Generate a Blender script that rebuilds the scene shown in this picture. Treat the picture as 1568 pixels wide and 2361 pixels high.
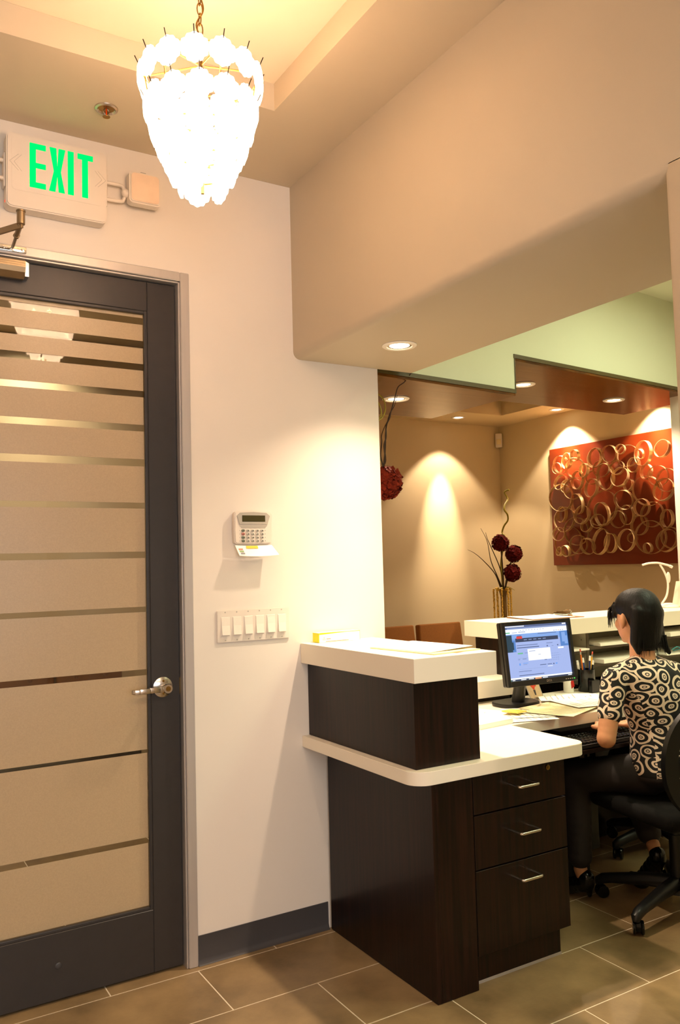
import bpy, bmesh, math, random
from mathutils import Vector, Matrix, Euler
random.seed(7)
for _o in list(bpy.data.objects): bpy.data.objects.remove(_o, do_unlink=True)
SC = bpy.context.scene
COL = SC.collection
PI = math.pi

# ------------------------------------------------------------------ camera
CAM = bpy.data.cameras.new('camera'); CAMO = bpy.data.objects.new('camera', CAM); COL.objects.link(CAMO)
_yaw, _pitch, _roll = math.radians(30.997), math.radians(3.632), math.radians(-1.475)
_F = Vector((math.sin(_yaw)*math.cos(_pitch), math.cos(_yaw)*math.cos(_pitch), math.sin(_pitch)))
_R0 = Vector((math.cos(_yaw), -math.sin(_yaw), 0)); _U0 = _R0.cross(_F)
_R = _R0*math.cos(_roll) + _U0*math.sin(_roll); _U = _R.cross(_F)
CAMO.matrix_world = Matrix(((_R.x, _U.x, -_F.x, 0.0), (_R.y, _U.y, -_F.y, -2.8764), (_R.z, _U.z, -_F.z, 1.40), (0, 0, 0, 1)))
CAM.sensor_fit = 'VERTICAL'; CAM.sensor_height = 36.0; CAM.sensor_width = 24.0
CAM.lens = 36.0*1913.14/2361.0
CAM.clip_start = 0.02; CAM.clip_end = 60
SC.camera = CAMO

# ------------------------------------------------------------------ world and view
W = bpy.data.worlds.new('world'); SC.world = W; W.use_nodes = True
W.node_tree.nodes['Background'].inputs[0].default_value = (1.0, 0.86, 0.68, 1)
W.node_tree.nodes['Background'].inputs[1].default_value = 0.02
SC.view_settings.view_transform = 'Standard'; SC.view_settings.look = 'None'
SC.view_settings.gamma = 1.0; SC.view_settings.use_curve_mapping = False
SC.view_settings.exposure = 0.36

# cool neutral fill for the foyer, through an added unseen window behind the photographer
_day = bpy.data.lights.new('daylight_fill', 'AREA'); _day.shape = 'RECTANGLE'; _day.size = 2.4; _day.size_y = 1.6; _day.energy = 62.0; _day.color = (0.86, 0.93, 1.0)
_dayo = bpy.data.objects.new('daylight_fill', _day); COL.objects.link(_dayo); _dayo.location = (-0.1, -4.95, 1.55); _dayo.rotation_euler = (math.radians(90), 0, 0)

# light levels (the lamps themselves are built in their fixtures)
WARM = (1.0, 0.62, 0.47); HALO = (1.0, 0.77, 0.55); FLUO = (0.93, 1.0, 0.66)
P_BULB = 0.75       # each chandelier bulb
E_DISC = 5.0        # chandelier glass
P_DOWN = 75.0       # halogen downlights
E_TROFFER = 11.0     # fluorescent panels

# ------------------------------------------------------------------ helpers
def lin(c):
    return tuple(((x/255.0)/12.92 if x/255.0 <= 0.04045 else (((x/255.0)+0.055)/1.055)**2.4) for x in c)

def pm(name, rgb, rough=0.5, metal=0.0, noise=None, bump=None, coat=0.0, trans=0.0, emit=None, spec=0.5, ior=1.45, stretch=(1, 1, 1), alpha=1.0):
    """procedural principled material; rgb is sRGB 0-255; noise=(scale, amount); bump=(scale, strength)"""
    m = bpy.data.materials.new(name); m.use_nodes = True
    nt = m.node_tree; b = nt.nodes['Principled BSDF']; c = lin(rgb)
    b.inputs['Base Color'].default_value = (*c, 1); b.inputs['Roughness'].default_value = rough
    b.inputs['Metallic'].default_value = metal; b.inputs['IOR'].default_value = ior
    b.inputs['Specular IOR Level'].default_value = spec
    b.inputs['Coat Weight'].default_value = coat; b.inputs['Coat Roughness'].default_value = 0.08
    b.inputs['Transmission Weight'].default_value = trans; b.inputs['Alpha'].default_value = alpha
    if emit:
        b.inputs['Emission Color'].default_value = (*emit[0], 1); b.inputs['Emission Strength'].default_value = emit[1]
    if noise or bump:
        tc = nt.nodes.new('ShaderNodeTexCoord'); mp = nt.nodes.new('ShaderNodeMapping')
        mp.inputs['Scale'].default_value = stretch
        geo = nt.nodes.new('ShaderNodeNewGeometry'); nt.links.new(geo.outputs['Position'], mp.inputs['Vector'])
    if noise:
        n = nt.nodes.new('ShaderNodeTexNoise'); n.inputs['Scale'].default_value = noise[0]; n.inputs['Detail'].default_value = 5
        nt.links.new(mp.outputs[0], n.inputs['Vector'])
        r = nt.nodes.new('ShaderNodeMapRange'); r.inputs['From Min'].default_value = 0.3; r.inputs['From Max'].default_value = 0.7
        r.inputs['To Min'].default_value = 1-noise[1]; r.inputs['To Max'].default_value = 1+noise[1]
        nt.links.new(n.outputs['Fac'], r.inputs['Value'])
        v = nt.nodes.new('ShaderNodeVectorMath'); v.operation = 'SCALE'; v.inputs[0].default_value = c
        nt.links.new(r.outputs[0], v.inputs['Scale']); nt.links.new(v.outputs[0], b.inputs['Base Color'])
    if bump:
        n2 = nt.nodes.new('ShaderNodeTexNoise'); n2.inputs['Scale'].default_value = bump[0]; n2.inputs['Detail'].default_value = 3
        nt.links.new(mp.outputs[0], n2.inputs['Vector'])
        bp = nt.nodes.new('ShaderNodeBump'); bp.inputs['Strength'].default_value = bump[1]; bp.inputs['Distance'].default_value = 0.002
        nt.links.new(n2.outputs['Fac'], bp.inputs['Height']); nt.links.new(bp.outputs[0], b.inputs['Normal'])
    return m

def wood(name, rgb1, rgb2, rough, coat, axis='z', scale=1.0):
    """straight fine-grain veneer"""
    m = pm(name, rgb1, rough, coat=coat); nt = m.node_tree; b = nt.nodes['Principled BSDF']
    geo = nt.nodes.new('ShaderNodeNewGeometry'); mp = nt.nodes.new('ShaderNodeMapping')
    s = {'z': (90, 90, 3), 'x': (3, 90, 90), 'y': (90, 3, 90)}[axis]
    mp.inputs['Scale'].default_value = tuple(q*scale for q in s)
    nt.links.new(geo.outputs['Position'], mp.inputs['Vector'])
    n = nt.nodes.new('ShaderNodeTexNoise'); n.inputs['Scale'].default_value = 1.0; n.inputs['Detail'].default_value = 6
    nt.links.new(mp.outputs[0], n.inputs['Vector'])
    r = nt.nodes.new('ShaderNodeValToRGB'); r.color_ramp.elements[0].position = 0.35; r.color_ramp.elements[1].position = 0.68
    r.color_ramp.elements[0].color = (*lin(rgb1), 1); r.color_ramp.elements[1].color = (*lin(rgb2), 1)
    nt.links.new(n.outputs['Fac'], r.inputs[0]); nt.links.new(r.outputs[0], b.inputs['Base Color'])
    return m

def emis(name, col, strength):
    m = bpy.data.materials.new(name); m.use_nodes = True; nt = m.node_tree
    for n in list(nt.nodes): nt.nodes.remove(n)
    e = nt.nodes.new('ShaderNodeEmission'); e.inputs[0].default_value = (*col, 1); e.inputs[1].default_value = strength
    o = nt.nodes.new('ShaderNodeOutputMaterial'); nt.links.new(e.outputs[0], o.inputs[0]); return m

WLOC = {}
def mk(name, bm, mat, parent=None, smooth=False, angle=40, keep=False):
    """link a bmesh built in world coordinates as one object; origin at its base centre"""
    bmesh.ops.recalc_face_normals(bm, faces=bm.faces[:])
    me = bpy.data.meshes.new(name); bm.to_mesh(me); bm.free()
    return mkmesh(name, me, mat, parent, smooth, angle)

def mkmesh(name, me, mat, parent=None, smooth=False, angle=40):
    vs = [v.co for v in me.vertices]
    lo = Vector((min(v[i] for v in vs) for i in range(3))); hi = Vector((max(v[i] for v in vs) for i in range(3)))
    org = Vector(((lo.x+hi.x)/2, (lo.y+hi.y)/2, lo.z))
    me.transform(Matrix.Translation(-org))
    if not me.materials:
        for m in (mat if isinstance(mat, (list, tuple)) else [mat]): me.materials.append(m)
    if smooth:
        me.polygons.foreach_set('use_smooth', [True]*len(me.polygons)); me.set_sharp_from_angle(angle=math.radians(angle))
    o = bpy.data.objects.new(name, me); COL.objects.link(o); o.location = org; WLOC[o] = org.copy()
    if parent: put(o, parent)
    return o

def put(o, parent):
    o.parent = parent; o.matrix_parent_inverse = Matrix.Translation(-WLOC[parent])

def thing(name, loc, label, cat, group=None):
    o = bpy.data.objects.new(name, None); COL.objects.link(o); o.location = loc; o.empty_display_size = 0.05
    WLOC[o] = Vector(loc); return tag(o, label, cat, group)

def tag(o, label, cat, group=None, kind=None):
    o['label'] = label; o['category'] = cat
    if group: o['group'] = group
    if kind: o['kind'] = kind
    return o

def struct(o, label=None):
    o['kind'] = 'structure'
    if label: o['label'] = label
    return o

def B(): return bmesh.new()

def box(bm, x0, x1, y0, y1, z0, z1, bev=0.0, seg=2, mi=0):
    t = bmesh.new()
    vs = [t.verts.new((x, y, z)) for x in (x0, x1) for y in (y0, y1) for z in (z0, z1)]
    for f in ((0, 1, 3, 2), (4, 6, 7, 5), (0, 4, 5, 1), (2, 3, 7, 6), (0, 2, 6, 4), (1, 5, 7, 3)): t.faces.new([vs[i] for i in f])
    bmesh.ops.recalc_face_normals(t, faces=t.faces[:])
    if bev > 0: bmesh.ops.bevel(t, geom=t.edges[:], offset=bev, segments=seg, affect='EDGES', profile=0.5)
    return merge(bm, t, mi)

def merge(bm, t, mi=0, M=None):
    if M is not None: bmesh.ops.transform(t, matrix=M, verts=t.verts[:])
    mp = {}
    for v in t.verts: mp[v] = bm.verts.new(v.co)
    out = []
    for f in t.faces:
        g = bm.faces.new([mp[v] for v in f.verts]); g.material_index = mi if mi else f.material_index; out.append(g)
    t.free(); return out

def obox(bm, c, size, rot=(0, 0, 0), bev=0.0, seg=2, mi=0):
    """oriented box about centre c"""
    t = bmesh.new(); sx, sy, sz = (s/2 for s in size); box(t, -sx, sx, -sy, sy, -sz, sz, bev, seg)
    M = Matrix.Translation(c) @ Euler(rot).to_matrix().to_4x4(); merge(bm, t, mi, M)

def prism(bm, pts, z0, z1, bev=0.0, mi=0):
    """extrude a plan polygon"""
    t = bmesh.new(); n = len(pts)
    lo = [t.verts.new((p[0], p[1], z0)) for p in pts]; hi = [t.verts.new((p[0], p[1], z1)) for p in pts]
    t.faces.new(lo[::-1]); t.faces.new(hi)
    for i in range(n): t.faces.new((lo[i], lo[(i+1) % n], hi[(i+1) % n], hi[i]))
    bmesh.ops.recalc_face_normals(t, faces=t.faces[:])
    if bev: bmesh.ops.bevel(t, geom=[e for e in t.edges if abs(e.verts[0].co.z-e.verts[1].co.z) < 1e-6], offset=bev, segments=2, affect='EDGES')
    merge(bm, t, mi)

def plate(bm, pts, axis, a0, a1, mi=0, bev=0.0):
    """extrude a 2-D polygon along an axis: 'y' pts are (x, z); 'x' pts are (y, z)"""
    t = bmesh.new(); n = len(pts)
    P = (lambda p, a: (p[0], a, p[1])) if axis == 'y' else (lambda p, a: (a, p[0], p[1]))
    lo = [t.verts.new(P(p, a0)) for p in pts]; hi = [t.verts.new(P(p, a1)) for p in pts]
    t.faces.new(lo[::-1]); t.faces.new(hi)
    for i in range(n): t.faces.new((lo[i], lo[(i+1) % n], hi[(i+1) % n], hi[i]))
    bmesh.ops.recalc_face_normals(t, faces=t.faces[:])
    if bev:
        k = 1 if axis == 'y' else 0
        bmesh.ops.bevel(t, geom=[e for e in t.edges if abs(e.verts[0].co[k]-e.verts[1].co[k]) < 1e-6], offset=bev, segments=2, affect='EDGES')
    merge(bm, t, mi)

def frame_of(d):
    d = d.normalized(); up = Vector((0, 0, 1)) if abs(d.z) < 0.95 else Vector((0, 1, 0))
    a = d.cross(up).normalized(); return a, d.cross(a).normalized()

def tube(bm, pts, r, n=8, cap=True, mi=0, closed=False):
    """swept tube; r a number or a list"""
    pts = [Vector(p) for p in pts]; rs = r if isinstance(r, (list, tuple)) else [r]*len(pts)
    rings = []; a = None; m = len(pts)
    for i, p in enumerate(pts):
        if closed: d = pts[(i+1) % m]-pts[i-1]
        else: d = pts[min(i+1, m-1)]-pts[max(i-1, 0)]
        d.normalize()
        if a is None: a, b = frame_of(d)
        else:
            a = (a-d*a.dot(d)).normalized(); b = d.cross(a)
        rings.append([bm.verts.new(p+(a*math.cos(2*PI*k/n)+b*math.sin(2*PI*k/n))*rs[i]) for k in range(n)])
    rng = range(m if closed else m-1)
    for i in rng:
        A, Bq = rings[i], rings[(i+1) % m]
        for k in range(n):
            f = bm.faces.new((A[k], A[(k+1) % n], Bq[(k+1) % n], Bq[k])); f.material_index = mi
    if cap and not closed:
        bm.faces.new(rings[0][::-1]).material_index = mi; bm.faces.new(rings[-1]).material_index = mi

def lathe(bm, prof, c=(0, 0, 0), n=24, axis=Vector((0, 0, 1)), mi=0):
    """revolve (radius, height) pairs about axis through c"""
    axis = Vector(axis).normalized(); a, b = frame_of(axis); c = Vector(c); rings = []
    for r, h in prof:
        if r < 1e-6: rings.append([bm.verts.new(c+axis*h)])
        else: rings.append([bm.verts.new(c+axis*h+(a*math.cos(2*PI*k/n)+b*math.sin(2*PI*k/n))*r) for k in range(n)])
    for A, Q in zip(rings, rings[1:]):
        for k in range(n):
            if len(A) == 1 and len(Q) == 1: continue
            if len(A) == 1: f = bm.faces.new((A[0], Q[(k+1) % n], Q[k]))
            elif len(Q) == 1: f = bm.faces.new((A[k], A[(k+1) % n], Q[0]))
            else: f = bm.faces.new((A[k], A[(k+1) % n], Q[(k+1) % n], Q[k]))
            f.material_index = mi

def ball(bm, c, r, u=12, v=8, M=None, mi=0):
    t = bmesh.new(); bmesh.ops.create_uvsphere(t, u_segments=u, v_segments=v, radius=1.0)
    rr = r if isinstance(r, (list, tuple)) else (r, r, r)
    S = Matrix.Diagonal((*rr, 1)); T = Matrix.Translation(c) @ (M if M is not None else Matrix.Identity(4)) @ S
    merge(bm, t, mi, T)

def arc(c, r, a0, a1, n):
    return [(c[0]+r*math.cos(math.radians(a0+(a1-a0)*i/n)), c[1]+r*math.sin(math.radians(a0+(a1-a0)*i/n))) for i in range(n+1)]

def rrect(x0, x1, z0, z1, r, n=5):
    return arc((x1-r, z1-r), r, 0, 90, n)+arc((x0+r, z1-r), r, 90, 180, n)+arc((x0+r, z0+r), r, 180, 270, n)+arc((x1-r, z0+r), r, 270, 360, n)

def cat(pts, n=8):
    """Catmull-Rom through points"""
    P = [Vector(p) for p in pts]; P = [P[0]*2-P[1]]+P+[P[-1]*2-P[-2]]; out = []
    for i in range(1, len(P)-2):
        for k in range(n):
            t = k/n; a, b, c, d = P[i-1:i+3]
            out.append(0.5*((2*b)+(c-a)*t+(2*a-5*b+4*c-d)*t*t+(3*b-a-3*c+d)*t*t*t))
    out.append(P[-2]); return out

def quad(bm, pts, mi=0):
    f = bm.faces.new([bm.verts.new(p) for p in pts]); f.material_index = mi

def text_mesh(s, size, extrude=0.0003):
    cu = bpy.data.curves.new('lettering', 'FONT'); cu.body = s; cu.size = size; cu.extrude = extrude
    cu.align_x = 'CENTER'; cu.align_y = 'CENTER'
    t = bpy.data.objects.new('lettering', cu); COL.objects.link(t)
    bpy.context.view_layer.update()
    me = bpy.data.meshes.new_from_object(t.evaluated_get(bpy.context.evaluated_depsgraph_get()))
    bpy.data.objects.remove(t, do_unlink=True); bpy.data.curves.remove(cu); return me

def lettering(name, s, size, M, mat, parent):
    me = text_mesh(s, size); me.transform(M); me.materials.clear(); return mkmesh(name, me, mat, parent)

def remesh(bm, vox, it=4, fac=0.5):
    """voxel union of overlapping closed shapes into one continuous surface"""
    me = bpy.data.meshes.new('tmp'); bm.to_mesh(me); bm.free()
    o = bpy.data.objects.new('tmp', me); COL.objects.link(o)
    m = o.modifiers.new('r', 'REMESH'); m.mode = 'VOXEL'; m.voxel_size = vox
    s = o.modifiers.new('s', 'SMOOTH'); s.factor = fac; s.iterations = it
    bpy.context.view_layer.update()
    out = bpy.data.meshes.new_from_object(o.evaluated_get(bpy.context.evaluated_depsgraph_get()))
    bpy.data.objects.remove(o, do_unlink=True); bpy.data.meshes.remove(me); return out

def limb(bm, p0, r0, p1, r1, n=7, M=None):
    """tapered capsule out of overlapping balls; radii may be (x, y, z) tuples"""
    p0, p1 = Vector(p0), Vector(p1)
    L = lambda a, b, t: a+(b-a)*t
    for i in range(n+1):
        t = i/n
        r = tuple(L(a, b, t) for a, b in zip(r0, r1)) if isinstance(r0, tuple) else L(r0, r1, t)
        ball(bm, p0.lerp(p1, t), r, 14, 9, M)

def copytree(o, dloc, parent=None, label=None):
    c = o.copy(); COL.objects.link(c); WLOC[c] = WLOC[o]+Vector(dloc)
    if parent is None: c.location = o.location+Vector(dloc)
    else: c.parent = parent
    if label: c['label'] = label
    for ch in list(o.children): copytree(ch, dloc, c)
    return c

def lamp(kind, name, loc, power, color, size=0.03, parent=None, target=None, angle=60, blend=0.5):
    L = bpy.data.lights.new(name, kind); L.energy = power; L.color = color; L.shadow_soft_size = size
    if kind == 'SPOT': L.spot_size = math.radians(angle); L.spot_blend = blend
    o = bpy.data.objects.new(name, L); COL.objects.link(o); o.location = loc; WLOC[o] = Vector(loc)
    if target is not None: o.rotation_euler = (Vector(target)-Vector(loc)).to_track_quat('-Z', 'Y').to_euler()
    if parent: put(o, parent)
    return o

# ------------------------------------------------------------------ materials
M_wall = pm('wall_paint', (226, 216, 204), 0.55, noise=(2.5, 0.012), bump=(420, 0.10))
M_greige = pm('greige_paint', (188, 173, 150), 0.55, noise=(2.0, 0.012), bump=(420, 0.10))
M_room = pm('waiting_room_paint', (208, 190, 152), 0.6, noise=(2.0, 0.015), bump=(420, 0.10))
M_ceil = pm('ceiling_paint', (204, 188, 162), 0.65, noise=(2.0, 0.012), bump=(300, 0.12))
M_white = pm('white_paint', (214, 216, 190), 0.6, noise=(2.0, 0.01))
M_tray = pm('tray_paint', (236, 222, 196), 0.6, noise=(2.0, 0.012))
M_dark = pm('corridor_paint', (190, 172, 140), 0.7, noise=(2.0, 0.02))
M_grout = pm('grout', (214, 200, 176), 0.85, noise=(60, 0.06))
M_base = pm('vinyl_base', (62, 59, 60), 0.45, noise=(8, 0.04))
M_doorpaint = pm('door_paint', (50, 46, 45), 0.38, noise=(30, 0.05), bump=(500, 0.08))
M_alu = pm('brushed_aluminium', (196, 190, 186), 0.38, metal=0.55, noise=(40, 0.04), stretch=(1, 1, 0.05))
M_steel = pm('satin_nickel', (205, 196, 184), 0.24, metal=1.0, noise=(60, 0.05))
M_chrome = pm('chrome', (225, 222, 216), 0.10, metal=1.0, noise=(20, 0.02))
M_brass = pm('antique_brass', (150, 118, 62), 0.28, metal=1.0, noise=(80, 0.1))
M_lam = pm('white_laminate', (236, 226, 208), 0.42, noise=(5, 0.01))
M_wenge = wood('wenge_veneer', (13, 6, 4), (36, 16, 10), 0.33, 0.08, 'z')
M_wenge.node_tree.nodes['Principled BSDF'].inputs['Specular IOR Level'].default_value = 0.3
M_canopy = wood('glossy_canopy_veneer', (70, 37, 4), (116, 67, 10), 0.22, 0.0, 'x', 0.5)
M_canopy.node_tree.nodes['Principled BSDF'].inputs['Specular IOR Level'].default_value = 0.22
M_olive = pm('canopy_edge_trim', (78, 64, 24), 0.4, noise=(20, 0.1))
M_plastic = pm('white_plastic', (232, 222, 208), 0.4, noise=(12, 0.01))
M_plastic2 = pm('warm_white_plastic', (224, 212, 198), 0.45, noise=(12, 0.012))
M_grey = pm('grey_plastic', (176, 168, 156), 0.45, noise=(12, 0.02))
M_black = pm('black_plastic', (20, 20, 21), 0.38, noise=(40, 0.08))
M_blackm = pm('black_gloss', (12, 12, 13), 0.18, noise=(40, 0.05))
M_paper = pm('paper', (246, 242, 230), 0.7, noise=(30, 0.015))
M_paper2 = pm('cream_paper', (240, 224, 176), 0.7, noise=(30, 0.02))
M_glass = pm('clear_glass', (235, 240, 236), 0.02, trans=1.0, noise=(3, 0.01))

# slate-look porcelain tile, one shade per tile
def tile_material():
    m = pm('porcelain_tile', (132, 118, 96), 0.42, bump=(90, 0.15)); nt = m.node_tree; b = nt.nodes['Principled BSDF']
    geo = nt.nodes.new('ShaderNodeNewGeometry')
    n = nt.nodes.new('ShaderNodeTexNoise'); n.inputs['Scale'].default_value = 3.5; n.inputs['Detail'].default_value = 8; n.inputs['Roughness'].default_value = 0.62
    nt.links.new(geo.outputs['Position'], n.inputs['Vector'])
    r = nt.nodes.new('ShaderNodeValToRGB'); r.color_ramp.elements[0].position = 0.30; r.color_ramp.elements[1].position = 0.72
    r.color_ramp.elements[0].color = (*lin((104, 84, 56)), 1); r.color_ramp.elements[1].color = (*lin((156, 130, 92)), 1)
    nt.links.new(n.outputs['Fac'], r.inputs[0])
    oi = nt.nodes.new('ShaderNodeObjectInfo'); mr = nt.nodes.new('ShaderNodeMapRange'); mr.inputs['To Min'].default_value = 0.9; mr.inputs['To Max'].default_value = 1.1
    nt.links.new(oi.outputs['Random'], mr.inputs['Value'])
    v = nt.nodes.new('ShaderNodeVectorMath'); v.operation = 'SCALE'
    nt.links.new(r.outputs[0], v.inputs[0]); nt.links.new(mr.outputs[0], v.inputs['Scale']); nt.links.new(v.outputs[0], b.inputs['Base Color'])
    return m
M_tile = tile_material()
M_champ = pm('champagne_metal', (158, 138, 108), 0.36, metal=0.8, noise=(40, 0.04))

# ------------------------------------------------------------------ room shell
CZ = 2.92
bm = B(); box(bm, -2.0, 5.6, -4.7, 3.3, -0.06, -0.001)
floor = struct(mk('floor', bm, M_grout))
t = B(); box(t, -0.3027, 0.3027, -0.1502, 0.1502, -0.012, 0.0, 0.0006, 1)
tm = bpy.data.meshes.new('tile'); t.to_mesh(tm); t.free(); tm.materials.append(M_tile)
k = 0
for j in range(-10, 16):
    yc = -0.04-0.305*j-0.1525
    if not (-3.3 < yc < 3.2): continue
    off = 1.08 if j % 2 == 0 else 1.385
    for i in range(-6, 8):
        xc = off+0.61*i+0.305
        if xc < -1.2 or xc > 5.3: continue
        if yc > 0.2 and xc < 1.2 and yc > 2.0: continue
        if k >= 298: continue
        o = bpy.data.objects.new('tile', tm); COL.objects.link(o); o.location = (xc, yc, 0); WLOC[o] = Vector((xc, yc, 0)); put(o, floor); k += 1

# wall with the door (plane y = 0), door opening x 0.12..1.05
bm = B()
box(bm, -1.9, 0.10, 0, 0.13, 0, CZ); box(bm, 1.06, 1.93, 0, 0.13, 0, CZ); box(bm, 0.10, 1.06, 0, 0.13, 2.462, CZ)
wall_left = struct(mk('wall_left', bm, M_wall))
# wall on the right: beam over the opening and the column, edges rounded
bm = B(); rr = 0.03
prof = [(1.53, CZ+0.1), (2.105, CZ+0.1), (2.105, 2.22)]+[(1.53+rr-rr*math.sin(math.radians(a)), 2.22+rr-rr*math.cos(math.radians(a))) for a in (0, 15, 30, 45, 60, 75, 90)]
plate(bm, prof, 'y', -4.7, -0.0005)
prism(bm, [(1.53, -4.7), (2.105, -4.7), (2.105, -1.738), (1.545, -1.738), (1.535, -1.742), (1.53, -1.752)], 0, 2.252)
wall_right = struct(mk('wall_right', bm, M_greige, smooth=True, angle=30))
# walls behind the photographer
bm = B(); box(bm, -1.9, -1.78, -4.7, 0, 0, CZ+0.1); struct(mk('wall_foyer_side', bm, M_wall))
bm = B(); box(bm, -1.9, -1.3, -4.7, -4.58, 0, CZ+0.1); box(bm, 1.1, 1.53, -4.7, -4.58, 0, CZ+0.1); box(bm, -1.3, 1.1, -4.7, -4.58, 0, 0.75); box(bm, -1.3, 1.1, -4.7, -4.58, 2.35, CZ+0.1); struct(mk('wall_behind', bm, M_wall))
bm = B()
for (a, b_, c, d) in ((-1.3, -1.25, 0.75, 2.35), (1.05, 1.1, 0.75, 2.35), (-0.125, -0.075, 0.80, 2.30), (-1.25, 1.05, 0.75, 0.80), (-1.25, 1.05, 2.30, 2.35)): box(bm, a, b_, -4.68, -4.60, c, d)
win = struct(mk('added_window', bm, M_alu))  # window added out of view to let the fill daylight in
M_pane = bpy.data.materials.new('window_glass'); M_pane.use_nodes = True; _nt = M_pane.node_tree
_tr = _nt.nodes.new('ShaderNodeBsdfTransparent'); _gl = _nt.nodes.new('ShaderNodeBsdfGlossy'); _gl.inputs['Roughness'].default_value = 0.02; _fr = _nt.nodes.new('ShaderNodeFresnel'); _mx = _nt.nodes.new('ShaderNodeMixShader')
_nt.links.new(_fr.outputs[0], _mx.inputs[0]); _nt.links.new(_tr.outputs[0], _mx.inputs[1]); _nt.links.new(_gl.outputs[0], _mx.inputs[2]); _nt.links.new(_mx.outputs[0], _nt.nodes['Material Output'].inputs[0])
for (a, b_) in ((-1.25, -0.125), (-0.075, 1.05)):
    bm = B(); box(bm, a, b_, -4.645, -4.640, 0.80, 2.30); mk('added_window_pane', bm, M_pane, win)
# foyer ceiling with a shallow tray
tx0, tx1, ty0, ty1 = -1.0, 1.224, -2.6, -0.48
bm = B()
box(bm, tx1, 1.53, -4.6, -0.0005, CZ, CZ+0.093); box(bm, -1.78, tx0, -4.6, -0.0005, CZ, CZ+0.093)
box(bm, tx0, tx1, ty1, -0.0005, CZ, CZ+0.093); box(bm, tx0, tx1, -4.6, ty0, CZ, CZ+0.093)
struct(mk('ceiling', bm, M_ceil))
bm = B(); box(bm, -1.9, 1.53, -4.7, 0, CZ+0.0935, CZ+0.16); struct(mk('ceiling_tray', bm, M_tray))
# reception ceiling with two openings for the light panels
bm = B()
tr = [(2.50, 3.10, -2.45, -1.25), (3.35, 3.95, -1.55, -0.35)]
box(bm, 2.105, 2.50, -4.6, 0.5, CZ, CZ+0.05); box(bm, 3.95, 4.37, -4.6, 0.5, CZ, CZ+0.05); box(bm, 3.10, 3.35, -4.6, 0.5, CZ, CZ+0.05)
box(bm, 2.50, 3.10, -4.6, -2.45, CZ, CZ+0.05); box(bm, 2.50, 3.10, -1.25, 0.5, CZ, CZ+0.05)
box(bm, 3.35, 3.95, -4.6, -1.55, CZ, CZ+0.05); box(bm, 3.35, 3.95, -0.35, 0.5, CZ, CZ+0.05)
struct(mk('ceiling_reception', bm, M_white))
bm = B(); box(bm, 2.105, 4.37, -4.7, -4.58, 0, CZ); struct(mk('wall_reception_behind', bm, M_wall))
# pier closing the reception on its right, and the waiting room walls
bm = B(); box(bm, 4.37, 5.6, -4.7, 0.415, 0, CZ, 0.004, 1); struct(mk('wall_pier', bm, M_wall))
bm = B(); box(bm, 5.48, 5.6, 0.415, 3.32, 0, CZ); wall_art = struct(mk('wall_side', bm, M_room))
bm = B(); box(bm, 1.81, 5.6, 3.2, 3.32, 0, CZ+0.1); struct(mk('wall_back', bm, M_room))
bm = B(); box(bm, 1.80, 1.93, 0.13, 3.2, 0, CZ); struct(mk('wall_divider', bm, M_room))
# waiting room ceiling with a recessed tray
bm = B(); wz = 2.70
rx0, rx1, ry0, ry1 = 3.4, 5.07, 1.25, 2.70
box(bm, 1.93, rx0, 0.78, 3.2, wz, wz+0.24); box(bm, rx1, 5.48, 0.78, 3.2, wz, wz+0.24)
box(bm, rx0, rx1, 0.78, ry0, wz, wz+0.24); box(bm, rx0, rx1, ry1, 3.2, wz, wz+0.24); box(bm, rx0, rx1, ry0, ry1, wz+0.22, wz+0.24)
struct(mk('ceiling_waiting', bm, M_room))
# bulkhead between reception and waiting room: white plaster boxes with glossy veneer undersides
PL = [(1.94, 0.022), (2.81, 0.110), (2.81, 0.785), (1.94, 0.785)]
PR = [(2.81, 0.110), (4.365, 0.290), (4.365, 0.42), (4.58, 0.42), (4.58, 0.943), (2.81, 0.905)]
bm = B(); prism(bm, PL, 2.232, CZ); prism(bm, PR, 2.407, CZ); struct(mk('wall_bulkhead', bm, M_white))
bm = B(); prism(bm, PL, 2.200, 2.212); struct(mk('ceiling_canopy', bm, M_canopy))
bm = B(); prism(bm, PR, 2.375, 2.387); struct(mk('ceiling_canopy_upper', bm, M_canopy))
bm = B(); prism(bm, [(1.94, 0.018), (2.814, 0.106), (2.814, 0.785), (1.94, 0.785)], 2.2121, 2.2319)
prism(bm, [(2.806, 0.106), (4.365, 0.286), (4.365, 0.42), (4.584, 0.42), (4.584, 0.947), (2.806, 0.909)], 2.3871, 2.4069)
box(bm, 2.8101, 2.8145, 0.107, 0.785, 2.2319, 2.387)
struct(mk('trim_1', bm, M_olive))
# corridor behind the glass door
bm = B(); box(bm, -1.9, 1.80, 2.6, 2.72, 0, CZ); box(bm, -1.9, -1.78, 0.13, 2.6, 0, CZ); struct(mk('wall_corridor', bm, M_dark))
bm = B(); box(bm, -1.9, 1.80, 0.13, 2.72, CZ, CZ+0.05); struct(mk('ceiling_corridor', bm, M_dark))
# rubber baseboard with a coved toe
def cove(bm, x0, x1):
    pts = [(0.0, 0.0), (0.0, 0.10), (-0.004, 0.10), (-0.005, 0.02), (-0.010, 0.006), (-0.016, 0.001), (-0.016, 0.0)]
    plate(bm, pts, 'x', x0, x1)
bm = B(); cove(bm, 1.093, 1.627); struct(mk('baseboard_left', bm, M_base, smooth=True))
bm = B(); box(bm, 4.362, 4.37, -3.0, 0.16, 0, 0.10); struct(mk('baseboard_right', bm, M_base))

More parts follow.
